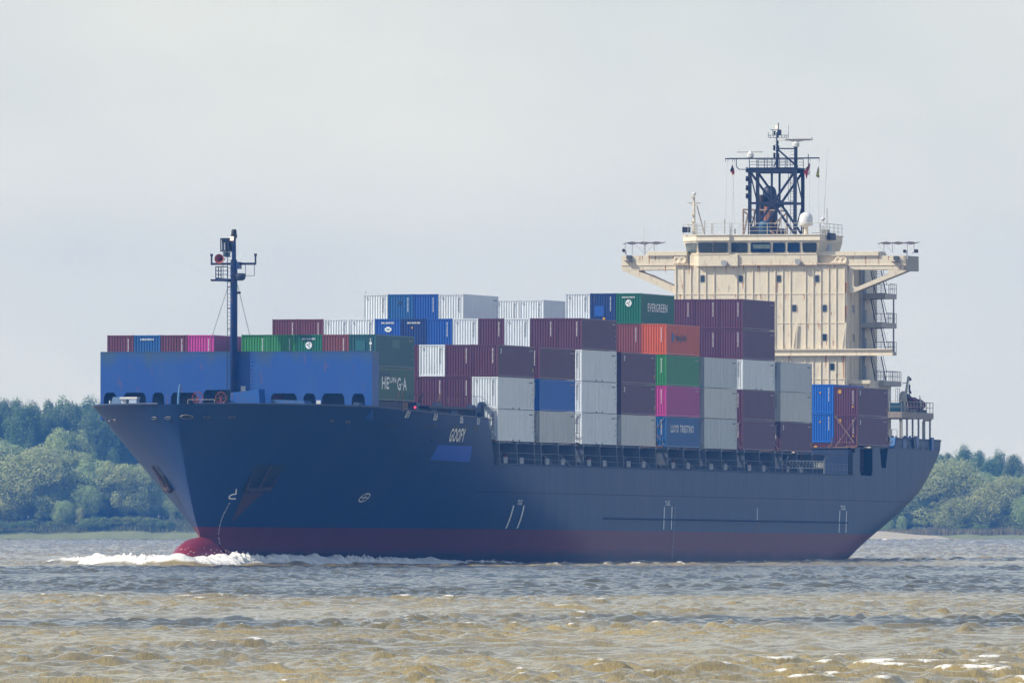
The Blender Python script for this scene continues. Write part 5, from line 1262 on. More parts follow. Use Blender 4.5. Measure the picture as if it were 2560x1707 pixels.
    for zx in (1370, 1730):
        p0 = Z7(zx + 17, 730); p1 = Z7(zx, 915); b = MB(); b.prism([(XF + .162, p0[1] - .12, p0[2]), (XF + .17, p0[1] + .1, p0[2]), (XF + .17, p1[1] + .25, p1[2]), (XF + .17, p1[1] - .25, p1[2])], (.05, 0, 0)); b.prism([(XF + .2, p0[1], p0[2]), (XF + .2, p1[1], p1[2]), (XF + .34, p1[1] - .1, p1[2])], (0, .06, 0)); b.build("bracket", cream2, d)
    return yl, yr, ztop_, d
Z6h = lambda zx, zy, x: A(1700 + zx / 3.36, 900 + zy / 3.36, x=x)
yl, yr, ZH, DH = deckhouse()

def stairs():
    t = empty("stair_tower", parent=ship); yo = 11.45
    lev = [Z7y(2060, q, yo)[2] for q in (530, 745, 955)] + [Z7y(2060, 1172, yo)[2]]
    for i, z in enumerate(lev):
        x0 = -155.0; x1 = Z7y(2120, 600, yo)[0] if i < 3 else Z7y(2155, 1150, yo + .2)[0]
        if i == 0: x0 = -156.2
        y1 = yo if i < 3 else yo + .2
        b = MB(); b.box(x1, x0, yr + .003, y1, z - .26, z + .26) if i != 2 else b.box(x1, x0 , yr + .003, y1, z - .1, z + .26); b.build("balcony", greyc, t)
        b = MB(); b.rail([(x0 - 2.2, y1 - .03, z + .26), (x1 + .03, y1 - .03, z + .26)], 1.0, 2, .75, .032); b.rail([(x1 + .03, y1 - .03, z + .26), (x1 + .03, yr + .1, z + .26)], 1.0, 2, .8, .03)
        if i == 3: b.rail([(-151.5, y1 - .03, z + .26), (x0 - 2.2, y1 - .03, z + .26)], 1.0, 2, 1.2, .03)
        b.build("balcony_rail", paint("rail_dark", (.14, .14, .12), .6, .3, .3), t)
        # ladder going up from this level
        za = z + .26; zb = (lev[i - 1] - .26) if i > 0 else Z7y(1940, 335, yo)[2]
        xt_, xb_ = -157.0, -159.0
        b = MB()
        for y in (9.75, 10.85): b.bar((xb_, y, za), (xt_, y, zb), .06, 5); b.bar((xb_ - .3, y, za + .9), (xt_ - .3, y, zb + .5), .03, 4)
        for k in range(13): q = (k + .5) / 13; xx = xb_ + (xt_ - xb_) * q; zz = za + (zb - za) * q; b.box(xx - .14, xx + .14, 9.75, 10.85, zz - .025, zz + .02)
        b.build("stair_flight", paint("stair_dark", (.10, .105, .11), .6, .3, .2), t)
    b = MB(); x = Z7y(2103, 600, yo)[0]; b.bar((x, yo - .08, lev[0] - .2), (x, yo - .08, lev[2] + .2), .085, 6); b.build("corner_post", greyc, t)
stairs()

def wings():
    XW = XF - .35; DEP = 2.5
    for side in (-1, 1):
        t = empty("bridge_wing", parent=ship)
        V = lambda zx, zy: (XW, Z7(zx, zy, XW)[1], Z7(zx, zy, XW)[2])
        b = MB()
        if side < 0:
            b.prism([V(98, 232), V(98, 340), V(225, 340), V(480, 335), V(580, 335), V(580, 200), V(290, 200), V(280, 232)], (-DEP, 0, 0)); b.build("wing_box", cream, t)
            b = MB(); b.prism([V(98, 341), V(490, 512), V(484, 462), V(290, 372), V(228, 352), V(222, 341)], (-DEP, 0, 0)); b.build("strut", cream, t)
            b = MB(); a = V(290, 203); c = V(580, 232); b.box(XW + .002, XW + .22, a[1], c[1], c[2], c[2] + .42); b.build("wind_deflector", cream2, t)
        else:
            b.prism([V(1535, 200), V(1535, 300), V(1760, 300), V(1760, 335), V(2060, 335), V(2190, 345), V(2190, 232), V(2005, 232), V(1990, 200)], (-DEP, 0, 0)); b.build("wing_box", cream, t)
            b = MB(); b.prism([V(1755, 336), V(1755, 500), V(1790, 508), V(2190, 346), V(2058, 336), V(2058, 365), V(1822, 465), V(1802, 455), V(1802, 336)], (-.5, 0, 0)); b.build("strut", cream, t)
            b = MB(); b.prism([(XW - .51, V(1830, 0)[1], V(0, 470)[2] - .05), (XW - .51, V(1795, 0)[1], V(0, 503)[2]), (XW - .51, V(2190, 0)[1], V(0, 346)[2]), (XW - .51, V(2090, 0)[1], V(0, 352)[2])], (-2.4, 0, 0)); b.build("strut", greyc, t)
            b = MB(); a = V(1540, 203); c = V(1988, 232); b.box(XW + .002, XW + .22, a[1], c[1], c[2], c[2] + .42); b.build("wind_deflector", cream2, t)
            # outer end, turned aft
            e0 = V(2190, 234); e1 = V(2190, 345); b = MB(); b.prism([(XW, e0[1], e0[2]), (XW, e1[1], e1[2]), (XW - 3.0, e1[1] + .55, e1[2]), (XW - 3.0, e0[1] + .55, e0[2])], (0, -.3, 0)); b.build("wing_end", greyc, t)
        # flange line
        a = V(98 if side < 0 else 1755, 303); c = V(484 if side < 0 else 2190, 303); b = MB(); b.box(XW + .001, XW + .07, min(a[1], c[1]), max(a[1], c[1]), a[2] - .04, a[2] + .04); b.build("flange", cream2, t)
        b = MB(); rr = random.Random(side + 5)
        for q in ((135, 165, 232, 250, 300, 345, 420, 478, 560) if side < 0 else (1560, 1660, 1765, 1800, 1890, 1985, 2060, 2150, 2182)):
            a = V(q, rr.choice((236, 238, 303))); l_ = rr.uniform(.3, .9); w_ = rr.uniform(.03, .09); b.prism([(XW + .001, a[1] - w_, a[2]), (XW + .001, a[1] + w_, a[2]), (XW + .001, a[1] + w_ * .2, a[2] - l_), (XW + .001, a[1] - w_ * .3, a[2] - l_)], (.006, 0, 0))
        b.build("rust_stain", rustrun, t)
        # awning on posts
        q0, q1 = (105, 375) if side < 0 else (1975, 2245); z = V(q0, 148)[2]; b = MB(); n = 10
        for i in range(n):
            y0_, y1_ = V(q0 + (q1 - q0) * i / n, 0)[1], V(q0 + (q1 - q0) * (i + 1) / n, 0)[1]; k = .06 * math.sin(i * 1.9); k2 = .06 * math.sin((i + 1) * 1.9)
            b.add([(XW - .2, y0_, z + k), (XW - .2, y1_, z + k2), (XW - 2.4, y1_, z + k2 + .2), (XW - 2.4, y0_, z + k + .2), (XW - .2, y0_, z + k + .07), (XW - .2, y1_, z + k2 + .07), (XW - 2.4, y1_, z + k2 + .27), (XW - 2.4, y0_, z + k + .27)], [(0, 3, 2, 1), (4, 5, 6, 7), (0, 1, 5, 4), (2, 3, 7, 6), (1, 2, 6, 5), (0, 4, 7, 3)])
        b.build("awning", paint("awning_brown", (.13, .10, .085), .8, .5, .3), t)
        for q in ((118, 170, 266, 332) if side < 0 else (2020, 2082, 2192, 2242)):
            y = V(q, 0)[1]; MB().bar((XW - .3, y, V(0, 222)[2]), (XW - .3, y, z), .04, 4).build("awning_post", greyc, t)
        b = MB()
        for a, c in (((205, 160), (266, 218)), ((330, 158), (266, 218))) if side < 0 else (((1985, 160), (2020, 190)), ((2045, 160), (2082, 200))): b.bar(V(*a), V(*c), .02, 4)
        b.build("awning_stay", greyc, t)
        # searchlight, floodlight box, buoys
        q = (118, 195) if side < 0 else (2183, 200); p = V(*q); b = MB(); b.lathe((p[0], p[1], p[2]), [(-.25, .15), (.25, .21), (.3, .21)], 12, 'X'); b.bar((p[0] - .1, p[1] + .2, p[2] - .8), (p[0] - .1, p[1] + .1, p[2]), .06, 5); so_ = b.build("searchlight", white, t)
        b = MB(); b.lathe((p[0], p[1], p[2]), [(.305, .17), (.32, .17)], 12, 'X'); b.build("lens", black, so_)
        q = (155, 245) if side < 0 else (2118, 250); p = V(*q); b = MB(); b.box(XW + .02, XW + .3, p[1] - .24, p[1] + .24, p[2] - .2, p[2] + .2); b.box(XW + .02, XW + .5, p[1] - .4, p[1] + .4, p[2] - .42, p[2] - .34); b.build("floodlight", paint("flood_dark", (.08, .09, .09), .5, .3), t)
        for q in ((508, 264), (548, 264)) if side < 0 else ((1693, 266), (1730, 266)):
            p = V(*q); b = MB(); b.lathe((XW + .02, p[1], p[2]), [(0, .34), (.1, .40), (.14, .34), (.12, .2), (.05, .16)], 16, 'X'); b.build("fan_cover", cream2, t)
        if side > 0:
            p = V(2255, 200); b = MB(); b.box(XW - .6, XW - .3, p[1] - .18, p[1] + .18, p[2] - .15, p[2] + .2); b.bar((XW - .4, p[1] - .4, p[2] - .2), (XW - .4, p[1], p[2]), .04, 4); b.build("deck_lamp", black, t)
        else:
            p = V(245, 148); b = MB(); b.bar((XW - 1, p[1], p[2] - 1.2), (XW - 1, p[1], V(245, 5)[2]), .035, 4); b.build("whip_antenna", white, t)
wings()

def wheelhouse():
    t = empty("wheelhouse", parent=ship)
    def pts(list_): return [(x, A(1520 + zx / 2.94, 0, x=x)[1]) for zx, x in list_]
    sill = pts([(587, -151.8), (662, -149.85), (887, -149.85), (905, -150.1), (1530, -150.1), (1632, -155.2)])
    top = pts([(550, -151.5), (646, -149.45), (890, -149.45), (905, -149.7), (1556, -149.7), (1656, -154.9)])
    belly = pts([(600, -150.9), (662, -149.85), (887, -149.85), (905, -150.1), (1530, -150.1), (1632, -155.2)])
    zs_, zt_ = Z7(1000, 222, -149.7)[2], Z7(1000, 122, -149.7)[2]; zr = Z7(1000, 84, -149.7)[2]
    def loft(lo, z0, hi, z1, name, mat, close=True):
        b = MB(); a = [(x, y, z0) for x, y in lo] + [(-158.5, lo[-1][1], z0), (-158.5, lo[0][1], z0)]; c = [(x, y, z1) for x, y in hi] + [(-158.5, hi[-1][1], z1), (-158.5, hi[0][1], z1)]; n = len(a)
        b.add(a + c, [(i, (i + 1) % n, n + (i + 1) % n, n + i) for i in range(n)] + ([tuple(range(n)), tuple(range(2 * n - 1, n - 1, -1))] if close else [])); return b.build(name, mat, t)
    wl = loft(sill, zs_, top, zt_, "wall", cream)
    o8 = lambda L_, d: [(x + d, y) for x, y in L_]
    loft(o8(top, .10), zt_ + .002, o8(top, .04), zr, "roof_fascia", cream2)
    b = MB(); nn = [(x + .16, y) for x, y in top]
    a = [(x, y, zr + .002) for x, y in nn] + [(-158.6, nn[-1][1] + .1, zr), (-158.6, nn[0][1] - .1, zr)]; b.prism(a, (0, 0, .10)); b.build("roof", cream2, t)
    # breastwork under the windows
    zb1 = Z7(700, 309, -149.85)[2]; zb2 = Z7(1200, 298, -150.1)[2]
    lo1 = pts([(610, -151.3), (664, -149.85), (950, -149.85)]); b = MB(); P_ = [(x, y, zb1) for x, y in lo1] + [(XF - .3, lo1[-1][1], zb1), (XF - .3, lo1[0][1], zb1)]; b.prism(P_, (0, 0, zs_ - zb1)); b.build("breastwork", cream, t)
    y0 = pts([(951, -150.1)])[0][1]; b = MB(); b.box(XF + .003, -150.1, y0 + .002, Z7(1535, 0, -150.1)[1], zb2, zs_); b.build("breastwork", cream, t)
    y1_ = Z7(1752, 0, -150.1)[1]; b = MB(); b.box(XF + .003, XF + .3, Z7(1535, 0)[1], yr + .02, zb2, zb2 + .14); b.box(XF + .003, -150.0, y0 + .002, Z7(1535, 0, -150.1)[1], zb2 - .1, zb2 - .003); b.build("ledge", paint("ledge_rust", (.66, .50, .34), .5, .3, .5), t); b = MB(); b.box(XF + .003, XF + .3, yl, lo1[0][1] - .01, zb2, zb2 + .14); b.build("ledge", paint("ledge_rust", (.66, .50, .34), .5, .3, .5), t)
    b = MB(); b.prism([(x + .06, y, zs_ - .03) for x, y in sill] + [(-156, sill[-1][1] + .05, zs_ - .03), (-156, sill[0][1] - .05, zs_ - .03)], (0, 0, .06)); b.build("sill", cream2, t)
    # windows on the sloping faces
    def win(i, z7a, z7b, za_, zb_, col, split=None, narrow=0):
        (xa, ya), (xb, yb) = sill[i], sill[i + 1]; (xc, yc), (xd, yd) = top[i], top[i + 1]
        def fp(zx, zy):
            # intersect the column of the photo with the face
            v = (Z7(0, zy, -149.7)[2] - zs_) / (zt_ - zs_); e0 = Vector((xa + (xc - xa) * v, ya + (yc - ya) * v)); e1 = Vector((xb + (xd - xb) * v, yb + (yd - yb) * v))
            lo, hi = 0.0, 1.0
            for _ in range(30):
                m_ = (lo + hi) / 2; p = e0.lerp(e1, m_)
                if A(1520 + zx / 2.94, 0, x=p.x)[1] > p.y: lo = m_
                else: hi = m_
            return Vector((p.x, p.y, zs_ + (zt_ - zs_) * v))
        c = [fp(z7a + narrow, zb_), fp(z7b - narrow * .3, zb_), fp(z7b, za_), fp(z7a, za_)]
        nn = (c[1] - c[0]).cross(c[3] - c[0]).normalized(); nn = nn if nn.x > 0 else -nn; ctr = sum(c, Vector()) / 4
        def ring(k):
            q = []
            for j in range(4):
                p0, p1, p2 = c[j - 1], c[j], c[(j + 1) % 4]; q += [p1 + (p0 - p1).normalized() * .1, p1 + (p2 - p1).normalized() * .1]
            return [ctr + (p - ctr) * k for p in q]
        b = MB(); b.prism([p + nn * .004 for p in ring(1.05)], nn * .03); w_ = b.build("window", paint("window_rim", (.16, .17, .16), .5, .2), t)
        b = MB(); b.prism([p + nn * .036 for p in ring(.985)], nn * .006); b.build("pane", col, w_)
        if split: m0, m1 = fp(split, zb_), fp(split, za_); b = MB(); b.bar(m0 + nn * .05, m1 + nn * .05, .045, 4); b.build("mullion", greyc, w_)
        m0 = c[3].lerp(c[2], .55) + nn * .05; b = MB(); b.bar(m0 + Vector((0, 0, .12)), m0 + nn * .12 + Vector((0, .1, .2)), .05, 5); b.build("wiper", greyc, w_)
    g1 = glass_mat("glass_grey_green", (.045, .06, .06)); g2 = glass_mat("glass_blue", (.02, .045, .10)); g3 = glass_mat("glass_pale", (.10, .13, .12), .2)
    win(0, 568, 650, 143, 210, g3, narrow=10); win(1, 662, 876, 142, 211, g1, 770, narrow=8); win(3, 898, 1020, 143, 212, g1); win(3, 1048, 1190, 143, 212, g2); win(3, 1210, 1298, 145, 212, g2); win(3, 1318, 1406, 145, 212, g2); win(3, 1426, 1530, 146, 212, g1, narrow=6)
    # curtain showing in the broad window, notice on the side
    p = Z7(1119, 162, -149.6); b = MB(); a = Z7(1054, 148, -149.22); c = Z7(1184, 180, -149.3); b.prism([(-149.62, a[1], a[2] - .03), (-149.62, c[1], a[2] - .03), (-149.76, c[1], c[2]), (-149.76, a[1], c[2])], (.02, 0, 0)); b.build("window_blind", paint("blind_green", (.22, .28, .25), .8, .5), t)
    for zx, zy in ((857, 289), (1399, 278)):
        x_ = -149.8 if zx < 900 else -150.0; p = Z7(zx, zy, x_); b = MB(); b.lathe((p[0], p[1], p[2]), [(0, .24), (.34, .3), (.38, .3)], 12, 'X'); b.box(p[0], p[0] + .15, p[1] - .36, p[1] - .2, p[2] + .05, p[2] + .3); b.build("floodlight", paint("flood_pale", (.40, .41, .40), .4, .3, .1), t)
    # port side door and lamp box
    b = MB(); x, y = sill[5]; b.box(-154.6, -153.2, sill[4][1] + .2, sill[4][1] + .45, zs_ - .2, zs_ + 1.5); b.build("door", paint("door_pale", (.50, .53, .56), .5, .2), t)
    b = MB(); b.box(-154.2, -152.2, top[4][1] + .12, top[4][1] + .5, zt_ + .1, zt_ + .8); b.build("lamp_box", paint("dark_box", (.06, .06, .065), .6, .4), t)
    # rail on the monkey island
    zz = zr + .1; r_ = [(x - .15, y, zz) for x, y in top] + [(-158.3, top[5][1], zz)]
    r_ = [(-158.3, top[0][1] + .2, zz)] + r_; b = MB(); b.rail(r_, 1.12, 3, 1.9, .035); b.build("roof_rail", paint("rail_cream", (.66, .61, .50), .5, .2, .2), t)
    return zr + .1, top
ZR, WTOP = wheelhouse()

def topgear():
    k = paint("mast_navy", (.006, .012, .036), .5, .2, .1, gcol=(.02, .025, .04))
    m_ = empty("radar_mast", parent=ship); XA_, XB_ = -151.5, -154.6
    V = lambda zx, zy, x=XA_: Z8(zx, zy, x)
    zt_ = V(1000, 622)[2]; zb = ZR; zc = V(1208, 1034)[2]
    for q in (920, 1458):
        for x in (XA_, XB_):
            y = V(q, 900, XA_)[1]; b = MB(); b.box(x - .14, x + .14, y - .16, y + .16, zb, zt_); b.build("leg", k, m_)
    ya, yb = V(920, 0)[1], V(1458, 0)[1]; ym = (ya + yb) / 2 + .05
    for x in (XA_, XB_):
        b = MB(); b.box(x - .13, x + .13, ya, yb, zt_ - .45, zt_ + .0); b.box(x - .1, x + .1, ya + .17, yb - .17, zc - .12, zc + .12)
        for (y0, z0), (y1, z1) in (((ya, zt_ - .3), (ym, zc)), ((yb, zt_ - .3), (ym, zc)), ((ya + .1, zb + .1), (ym, zc)), ((yb - .1, zb + .1), (ym, zc))): b.bar((x, y0, z0), (x, y1, z1), .13, 6)
        for dy in (0.0, ): b.bar((x, ym - .12, zc), (x, ym - .12, zt_), .12, 6)
        b.lathe((x - .15, ym, zc), [(0, .38), (.3, .38)], 12, 'X'); b.build("brace_frame", k, m_)
    b = MB()
    for y in (ya, yb):
        b.bar((XA_, y, zb + .3), (XB_, y, zc), .07, 5); b.bar((XA_, y, zt_ - .3), (XB_, y, zc), .07, 5); b.bar((XA_, y, zc), (XB_, y, zc), .08, 5)
    b.box(XB_ - .2, XA_ + .2, ya - .1, yb + .1, zt_ + .003, zt_ + .08); b.build("platform", k, m_)
    b = MB(); zr2 = V(0, 512)[2]; b.rail([(XA_ + .2, ya, zt_ + .08), (XA_ + .2, yb, zt_ + .08)], zr2 - zt_ - .1, 3, .75, .045); b.rail([(XB_ - .2, ya, zt_ + .08), (XB_ - .2, yb, zt_ + .08)], zr2 - zt_ - .1, 3, .9, .04); b.build("platform_rail", k, m_)
    b = MB(); b.bar((XA_, V(628, 0)[1], zr2), (XA_, V(1748, 0)[1], zr2), .07, 6)
    for q in (630, 660, 712, 738, 1637, 1745): b.bar((XA_, V(q, 0)[1], zr2), (XA_, V(q, 0)[1], zr2 - .32), .025, 4)
    for q, s in ((760, 1), (1615, -1)): y = V(q, 0)[1]; z1 = V(0, 640)[2]; b.path([(XA_, y, zr2 if s > 0 else V(0, 465)[2]), (XA_, y, z1 + .3), (XA_, y + .3 * s, z1), (XA_, (ya if s > 0 else yb), z1)], .045, 5)
    b.build("yardarm", k, m_)
    # pole above
    yp = V(1237, 0)[1]; b = MB(); b.bar((XA_ - .3, yp, zt_), (XA_ - .3, yp, V(0, 200)[2]), .15, 8, .11); b.bar((XA_ - .3, yp + .1, V(0, 330)[2]), (XA_ - .3, yp + .12, V(0, 90)[2]), .05, 5); b.box(XA_ - .5, XA_ - .1, yp + .05, yp + .38, V(0, 235)[2], V(0, 172)[2])
    b.bar((XA_ - .3, yp, V(0, 395)[2]), (XA_ - .3, V(1445, 0)[1], V(0, 398)[2]), .07, 5); b.bar((XA_ - .3, yp, V(0, 400)[2]), (XA_ - .3, V(1480, 0)[1], V(0, 615)[2]), .09, 6); b.bar((XA_ - .3, yp, V(0, 520)[2]), (XA_ - .3, V(1195, 0)[1], V(0, 610)[2]), .06, 5); b.build("top_pole", k, m_)
    b = MB()
    for z in (V(0, 238)[2], V(0, 265)[2]): b.bar((XA_ - .3, V(1130, 0)[1], z), (XA_ - .3, V(1368, 0)[1], z), .035, 4)
    for q in (1130, 1155, 1190, 1290, 1325, 1345, 1368): b.bar((XA_ - .3, V(q, 0)[1], V(0, 265)[2]), (XA_ - .3, V(q, 0)[1], V(0, 238 if 1130 < q < 1368 else 205)[2]), .03, 4)
    b.bar((XA_ - .3, V(1155, 0)[1], V(0, 172)[2]), (XA_ - .3, yp, V(0, 172)[2]), .035, 4); b.bar((XA_ - .3, V(1183, 0)[1], V(0, 238)[2]), (XA_ - .3, V(1183, 0)[1], V(0, 172)[2]), .03, 4); b.bar((XA_ - .3, V(1368, 0)[1], V(0, 205)[2]), (XA_ - .3, V(1370, 0)[1], V(0, 118)[2]), .02, 4)
    b.build("antenna_yard", k, m_)
    for q, zq in ((1204, 200), (1200, 370), (1200, 385), (1202, 460), (1202, 485), (1248, 375), (1250, 470)):
        p = V(q, zq); b = MB(); b.lathe((XA_ - .3, p[1], p[2] - .2), [(0, .07), (.05, .15), (.12, .10), (.3, .10), (.36, .15), (.4, .07)], 10); b.build("signal_lamp", black, m_)
    p = V(1228, 130); b = MB(); b.lathe((XA_ - .3, p[1], p[2] - .15), [(0, .1), (.3, .1)], 10); b.build("signal_lamp", lamp_mat("mast_lamp", (1, .55, .4), 2.0), m_)
    b = MB()
    for i in range(10): z = V(0, 620 - i * 38)[2]; b.bar((XA_ - .3, yp - .3, z + .1), (XA_ - .3, yp, z), .025, 4)
    b.build("rung", k, m_)
    for zq in (640, 745, 855, 950): p = V(893, zq); b = MB(); b.lathe((XA_ + .1, p[1], p[2]), [(-.12, .26), (0, .3), (.03, .05)], 12, 'Y'); b.bar((XA_ + .1, p[1], p[2]), (XA_ + .1, p[1] + .4, p[2]), .035, 4); b.build("loudspeaker", k, m_)
    # radar scanners
    b = MB(); yc = V(1457, 0)[1]; b.bar((XA_ - .3, yc, zt_), (XA_ - .3, yc, V(0, 380)[2]), .18, 8); b.build("radar_post", k, m_)
    rd = empty("radar_scanner", parent=m_); z = V(0, 350)[2]; b = MB(); b.lathe((XA_ - .3, yc, z - .28), [(0, .2), (.1, .37), (.42, .37), (.55, .22), (.75, .12)], 12); b.build("turning_gear", white, rd)
    y0, y1 = V(1247, 0)[1], V(1648, 0)[1]; z0, z1 = V(0, 302)[2], V(0, 268)[2]; b = MB(); b.box(XA_ - .62, XA_ - .05, y0, y1, z0, z1); b.prism([(XA_ - .5, V(1380, 0)[1], z0), (XA_ - .5, V(1560, 0)[1], z0), (XA_ - .5, V(1480, 0)[1], z0 - .15), (XA_ - .5, V(1430, 0)[1], z0 - .15)], (.35, 0, 0)); b.build("antenna", white, rd)
    b = MB(); b.box(XA_ - .048, XA_ - .03, V(1340, 0)[1], V(1640, 0)[1], z0 + .02, z0 + .15); b.build("antenna_face", paint("radar_grey", (.16, .15, .14), .5, .2), rd)
    rd = empty("radar_scanner", parent=m_); yc = V(925, 0)[1]; z = V(0, 472)[2]; b = MB(); b.lathe((XA_, yc, z - .3), [(0, .2), (.1, .35), (.45, .35), (.55, .22), (.72, .1)], 12); b.build("turning_gear", white, rd)
    b = MB(); zz = V(0, 435)[2]; b.box(XA_ - .2, XA_ + .1, V(770, 0)[1], V(1068, 0)[1], zz - .04, zz + .04); b.build("antenna", greyc, rd)
    # ladder on the mast
    b = MB()
    for q in (1378, 1425): b.bar((XA_ - .8, V(q, 0)[1], ZR), (XA_ - .8, V(q, 0)[1], V(0, 520)[2]), .03, 4)
    b.bar((XA_ - .6, V(1360, 0)[1], V(0, 1010)[2]), (XA_ - .6, V(1360, 0)[1], V(0, 660)[2]), .03, 4)
    for i in range(26): z = ZR + .2 + i * .33; b.bar((XA_ - .8, V(1378, 0)[1], z), (XA_ - .8, V(1425, 0)[1], z), .022, 4)
    for q in (690, 800, 905, 1010): z = V(0, q)[2]; b.bar((XA_ - .8, V(1360, 0)[1], z), (XA_ - .8, V(1440, 0)[1], z), .035, 4)
    b.build("ladder", paint("ladder_steel", (.10, .11, .12), .5, .3), m_)
    # funnel behind, with pipes and support frame
    fn = empty("funnel", parent=ship); XFn = -161.0; W = lambda zx, zy: Z8(zx, zy, XFn)
    soot = paint("sooty_steel", (.045, .032, .034), .7, .5, .5); fc = W(1160, 0)[1]
    b = MB(); z0 = 14.0; h1 = W(0, 920)[2] - z0; h2 = W(0, 842)[2] - z0; r0 = (W(1235, 0)[1] - W(1095, 0)[1]) / 2; b.lathe((XFn, fc, z0), [(0, r0 * 1.35), (W(0, 1110)[2] - z0, r0 * 1.25), (h1, r0 * 1.08), (h2 - .25, r0 * .85), (h2, r0 * .45)], 20); b.build("casing", soot, fn, smooth=True)
    b = MB(); b.lathe((XFn + .2, fc, z0), [(h1 - 1.2, r0 * 1.14), (h1 + .2, r0 * 1.12), (h2 - .2, r0 * .9), (h2 + .03, r0 * .5)], 20); b.build("cap", navy_dark, fn, smooth=True)
    for q, zq, r_, mt in ((1085, 940, .32, soot), (1150, 1080, .22, paint("copper_pipe", (.42, .16, .10), .5, .4, .5)), (1190, 1140, .3, rusty)): p = W(q, zq); b = MB(); b.bar((XFn + 1.2, p[1] - .2, ZR - 1), (XFn + 1.2, p[1] + .05, p[2]), r_, 10); b.build("exhaust_pipe", mt, fn)
    b = MB(); xf2 = -157.5; T = lambda zx, zy: Z8(zx, zy, xf2)
    for a, c in (((842, 1110), (842, 1410)), ((1362, 1128), (1362, 1410)), ((842, 1110), (1362, 1128)), ((842, 1130), (990, 1230)), ((895, 1170), (850, 1400)), ((1362, 1150), (1245, 1250)), ((1290, 1200), (1240, 1400)), ((1245, 1250), (1215, 1290)), ((1120, 1330), (1210, 1400)), ((975, 1120), (975, 1400))): b.bar(T(*a), T(*c), .10, 5)
    b.build("support_frame", paint("frame_tan", (.30, .23, .17), .6, .4, .5), fn)
    # blue tank/ventilator on the monkey island
    p = V(1092, 0, -150.5); b = MB(); b.lathe((-150.6, p[1], ZR), [(0, .55), (V(0, 1290)[2] - ZR, .6), (V(0, 1262)[2] - ZR, .45), (V(0, 1255)[2] - ZR, .2)], 16); b.build("vent_cowl", paint("vent_blue", (.02, .10, .20), .5, .3, .1), ship, smooth=True)
    b = MB(); p0, p1 = V(940, 0)[1], V(1010, 0)[1]; b.box(-152.2, -151.2, p0, p1, ZR, V(0, 1315)[2]); b.build("equipment_box", k, m_)
    b = MB(); p0, p1 = V(1262, 0)[1], V(1330, 0)[1]; b.box(-152.2, -151.2, p0, p1, ZR, V(0, 1345)[2]); b.build("equipment_box", k, m_)
    # satellite dome
    sdm = empty("satellite_dome", parent=ship); xs_ = -150.8; y = Z8(1588, 0, xs_)[1]; r_ = (Z8(1664, 0, xs_)[1] - Z8(1508, 0, xs_)[1]) / 2; z0 = Z8(0, 1310, xs_)[2]; z1 = Z8(0, 1150, xs_)[2]
    prof = [(0, r_ * .92), (.1, r_)] + [((z1 - z0) - r_ * 1.0 + r_ * math.sin(a), r_ * math.cos(a)) for a in [i * math.pi / 2 / 8 for i in range(9)]]; prof[-1] = (z1 - z0, .02)
    b = MB(); b.lathe((xs_, y, z0), prof, 24); b.build("radome", paint("radome_white", (.84, .84, .83), .35, .05), sdm, smooth=True)
    b = MB(); b.lathe((xs_, y, ZR), [(0, .3), (.15, .22), (z0 - ZR - .1, .22), (z0 - ZR - .001, r_ * .8)], 14); b.build("pedestal", cream, sdm)
    xs2 = -151.5; p = Z8(1790, 1232, xs2); b = MB(); b.lathe((xs2, p[1], p[2]), [(-.15, .08), (-.02, .2), (.1, .23), (.2, .18), (.27, .05)], 14); b.bar((xs2, p[1], ZR), (xs2, p[1], p[2] - .1), .05, 5); b.build("small_antenna_dome", white, ship, smooth=True)
    # cream signal mast on the left of the roof
    x3 = -151.0; S = lambda zx, zy: Z8(zx, zy, x3); t = empty("signal_mast", parent=ship); y = S(258, 0)[1]
    b = MB(); b.bar((x3, y, ZR), (x3, y, S(0, 960)[2]), .17, 8, .1); b.bar((x3, y, S(0, 960)[2]), (x3, y, S(0, 935)[2]), .05, 5); b.build("mast_tube", cream2, t)
    b = MB(); b.bar(S(180, 1032), S(345, 1032), .04, 4); b.bar(S(200, 1034), S(250, 1060), .03, 4); b.bar(S(325, 1034), S(268, 1060), .03, 4); b.bar((x3 - .5, S(275, 0)[1], S(0, 1065)[2]), (x3 - 1.2, S(350, 0)[1], ZR), .06, 5); b.build("yardarm", paint("mast_cream_dark", (.45, .36, .24), .6, .3, .4), t)
    b = MB(); p = S(258, 935); b.lathe((x3, y, p[2] - .05), [(0, .16), (.05, .21), (.22, .21), (.32, .1)], 12); b.build("antenna_dome", white, t)
    for zq in (1180, 1260, 970): p = S(245, zq); b = MB(); b.box(x3, x3 + .25, p[1] - .2, p[1] + .02, p[2] - .08, p[2] + .1); b.build("lamp", cream2, t)
    b = MB(); p0 = S(135, 1385); p1 = S(215, 1320); b.box(x3, x3 + .6, p0[1], p1[1], p0[2], p1[2]); b.build("signal_lamp", black, ship)
    # whips and poles
    b0 = [(186, 1235, 1400, .02), (385, 1240, 1400, .05), (470, 1275, 1400, .05), (622, 1220, 1400, .05), (800, 1235, 1400, .02), (1292, 1075, 1400, .045), (1575, 1130, 1310, .02), (1838, 1095, 1420, .04), (1755, 1280, 1420, .05), (692, 1330, 1400, .04), (745, 1340, 1400, .08)]
    for zx, z0_, z1_, r_ in b0: p, q = Z8(zx, z0_, -150), Z8(zx, z1_, -150); b = MB(); b.bar(q, p, r_, 5); b.build("pole", greyc if r_ > .03 else white, ship)
    p, q = Z8(1842, 400, -154), Z8(1802, 1215, -154); b = MB(); b.bar(q, p, .022, 4); b.build("whip_antenna", white, ship)
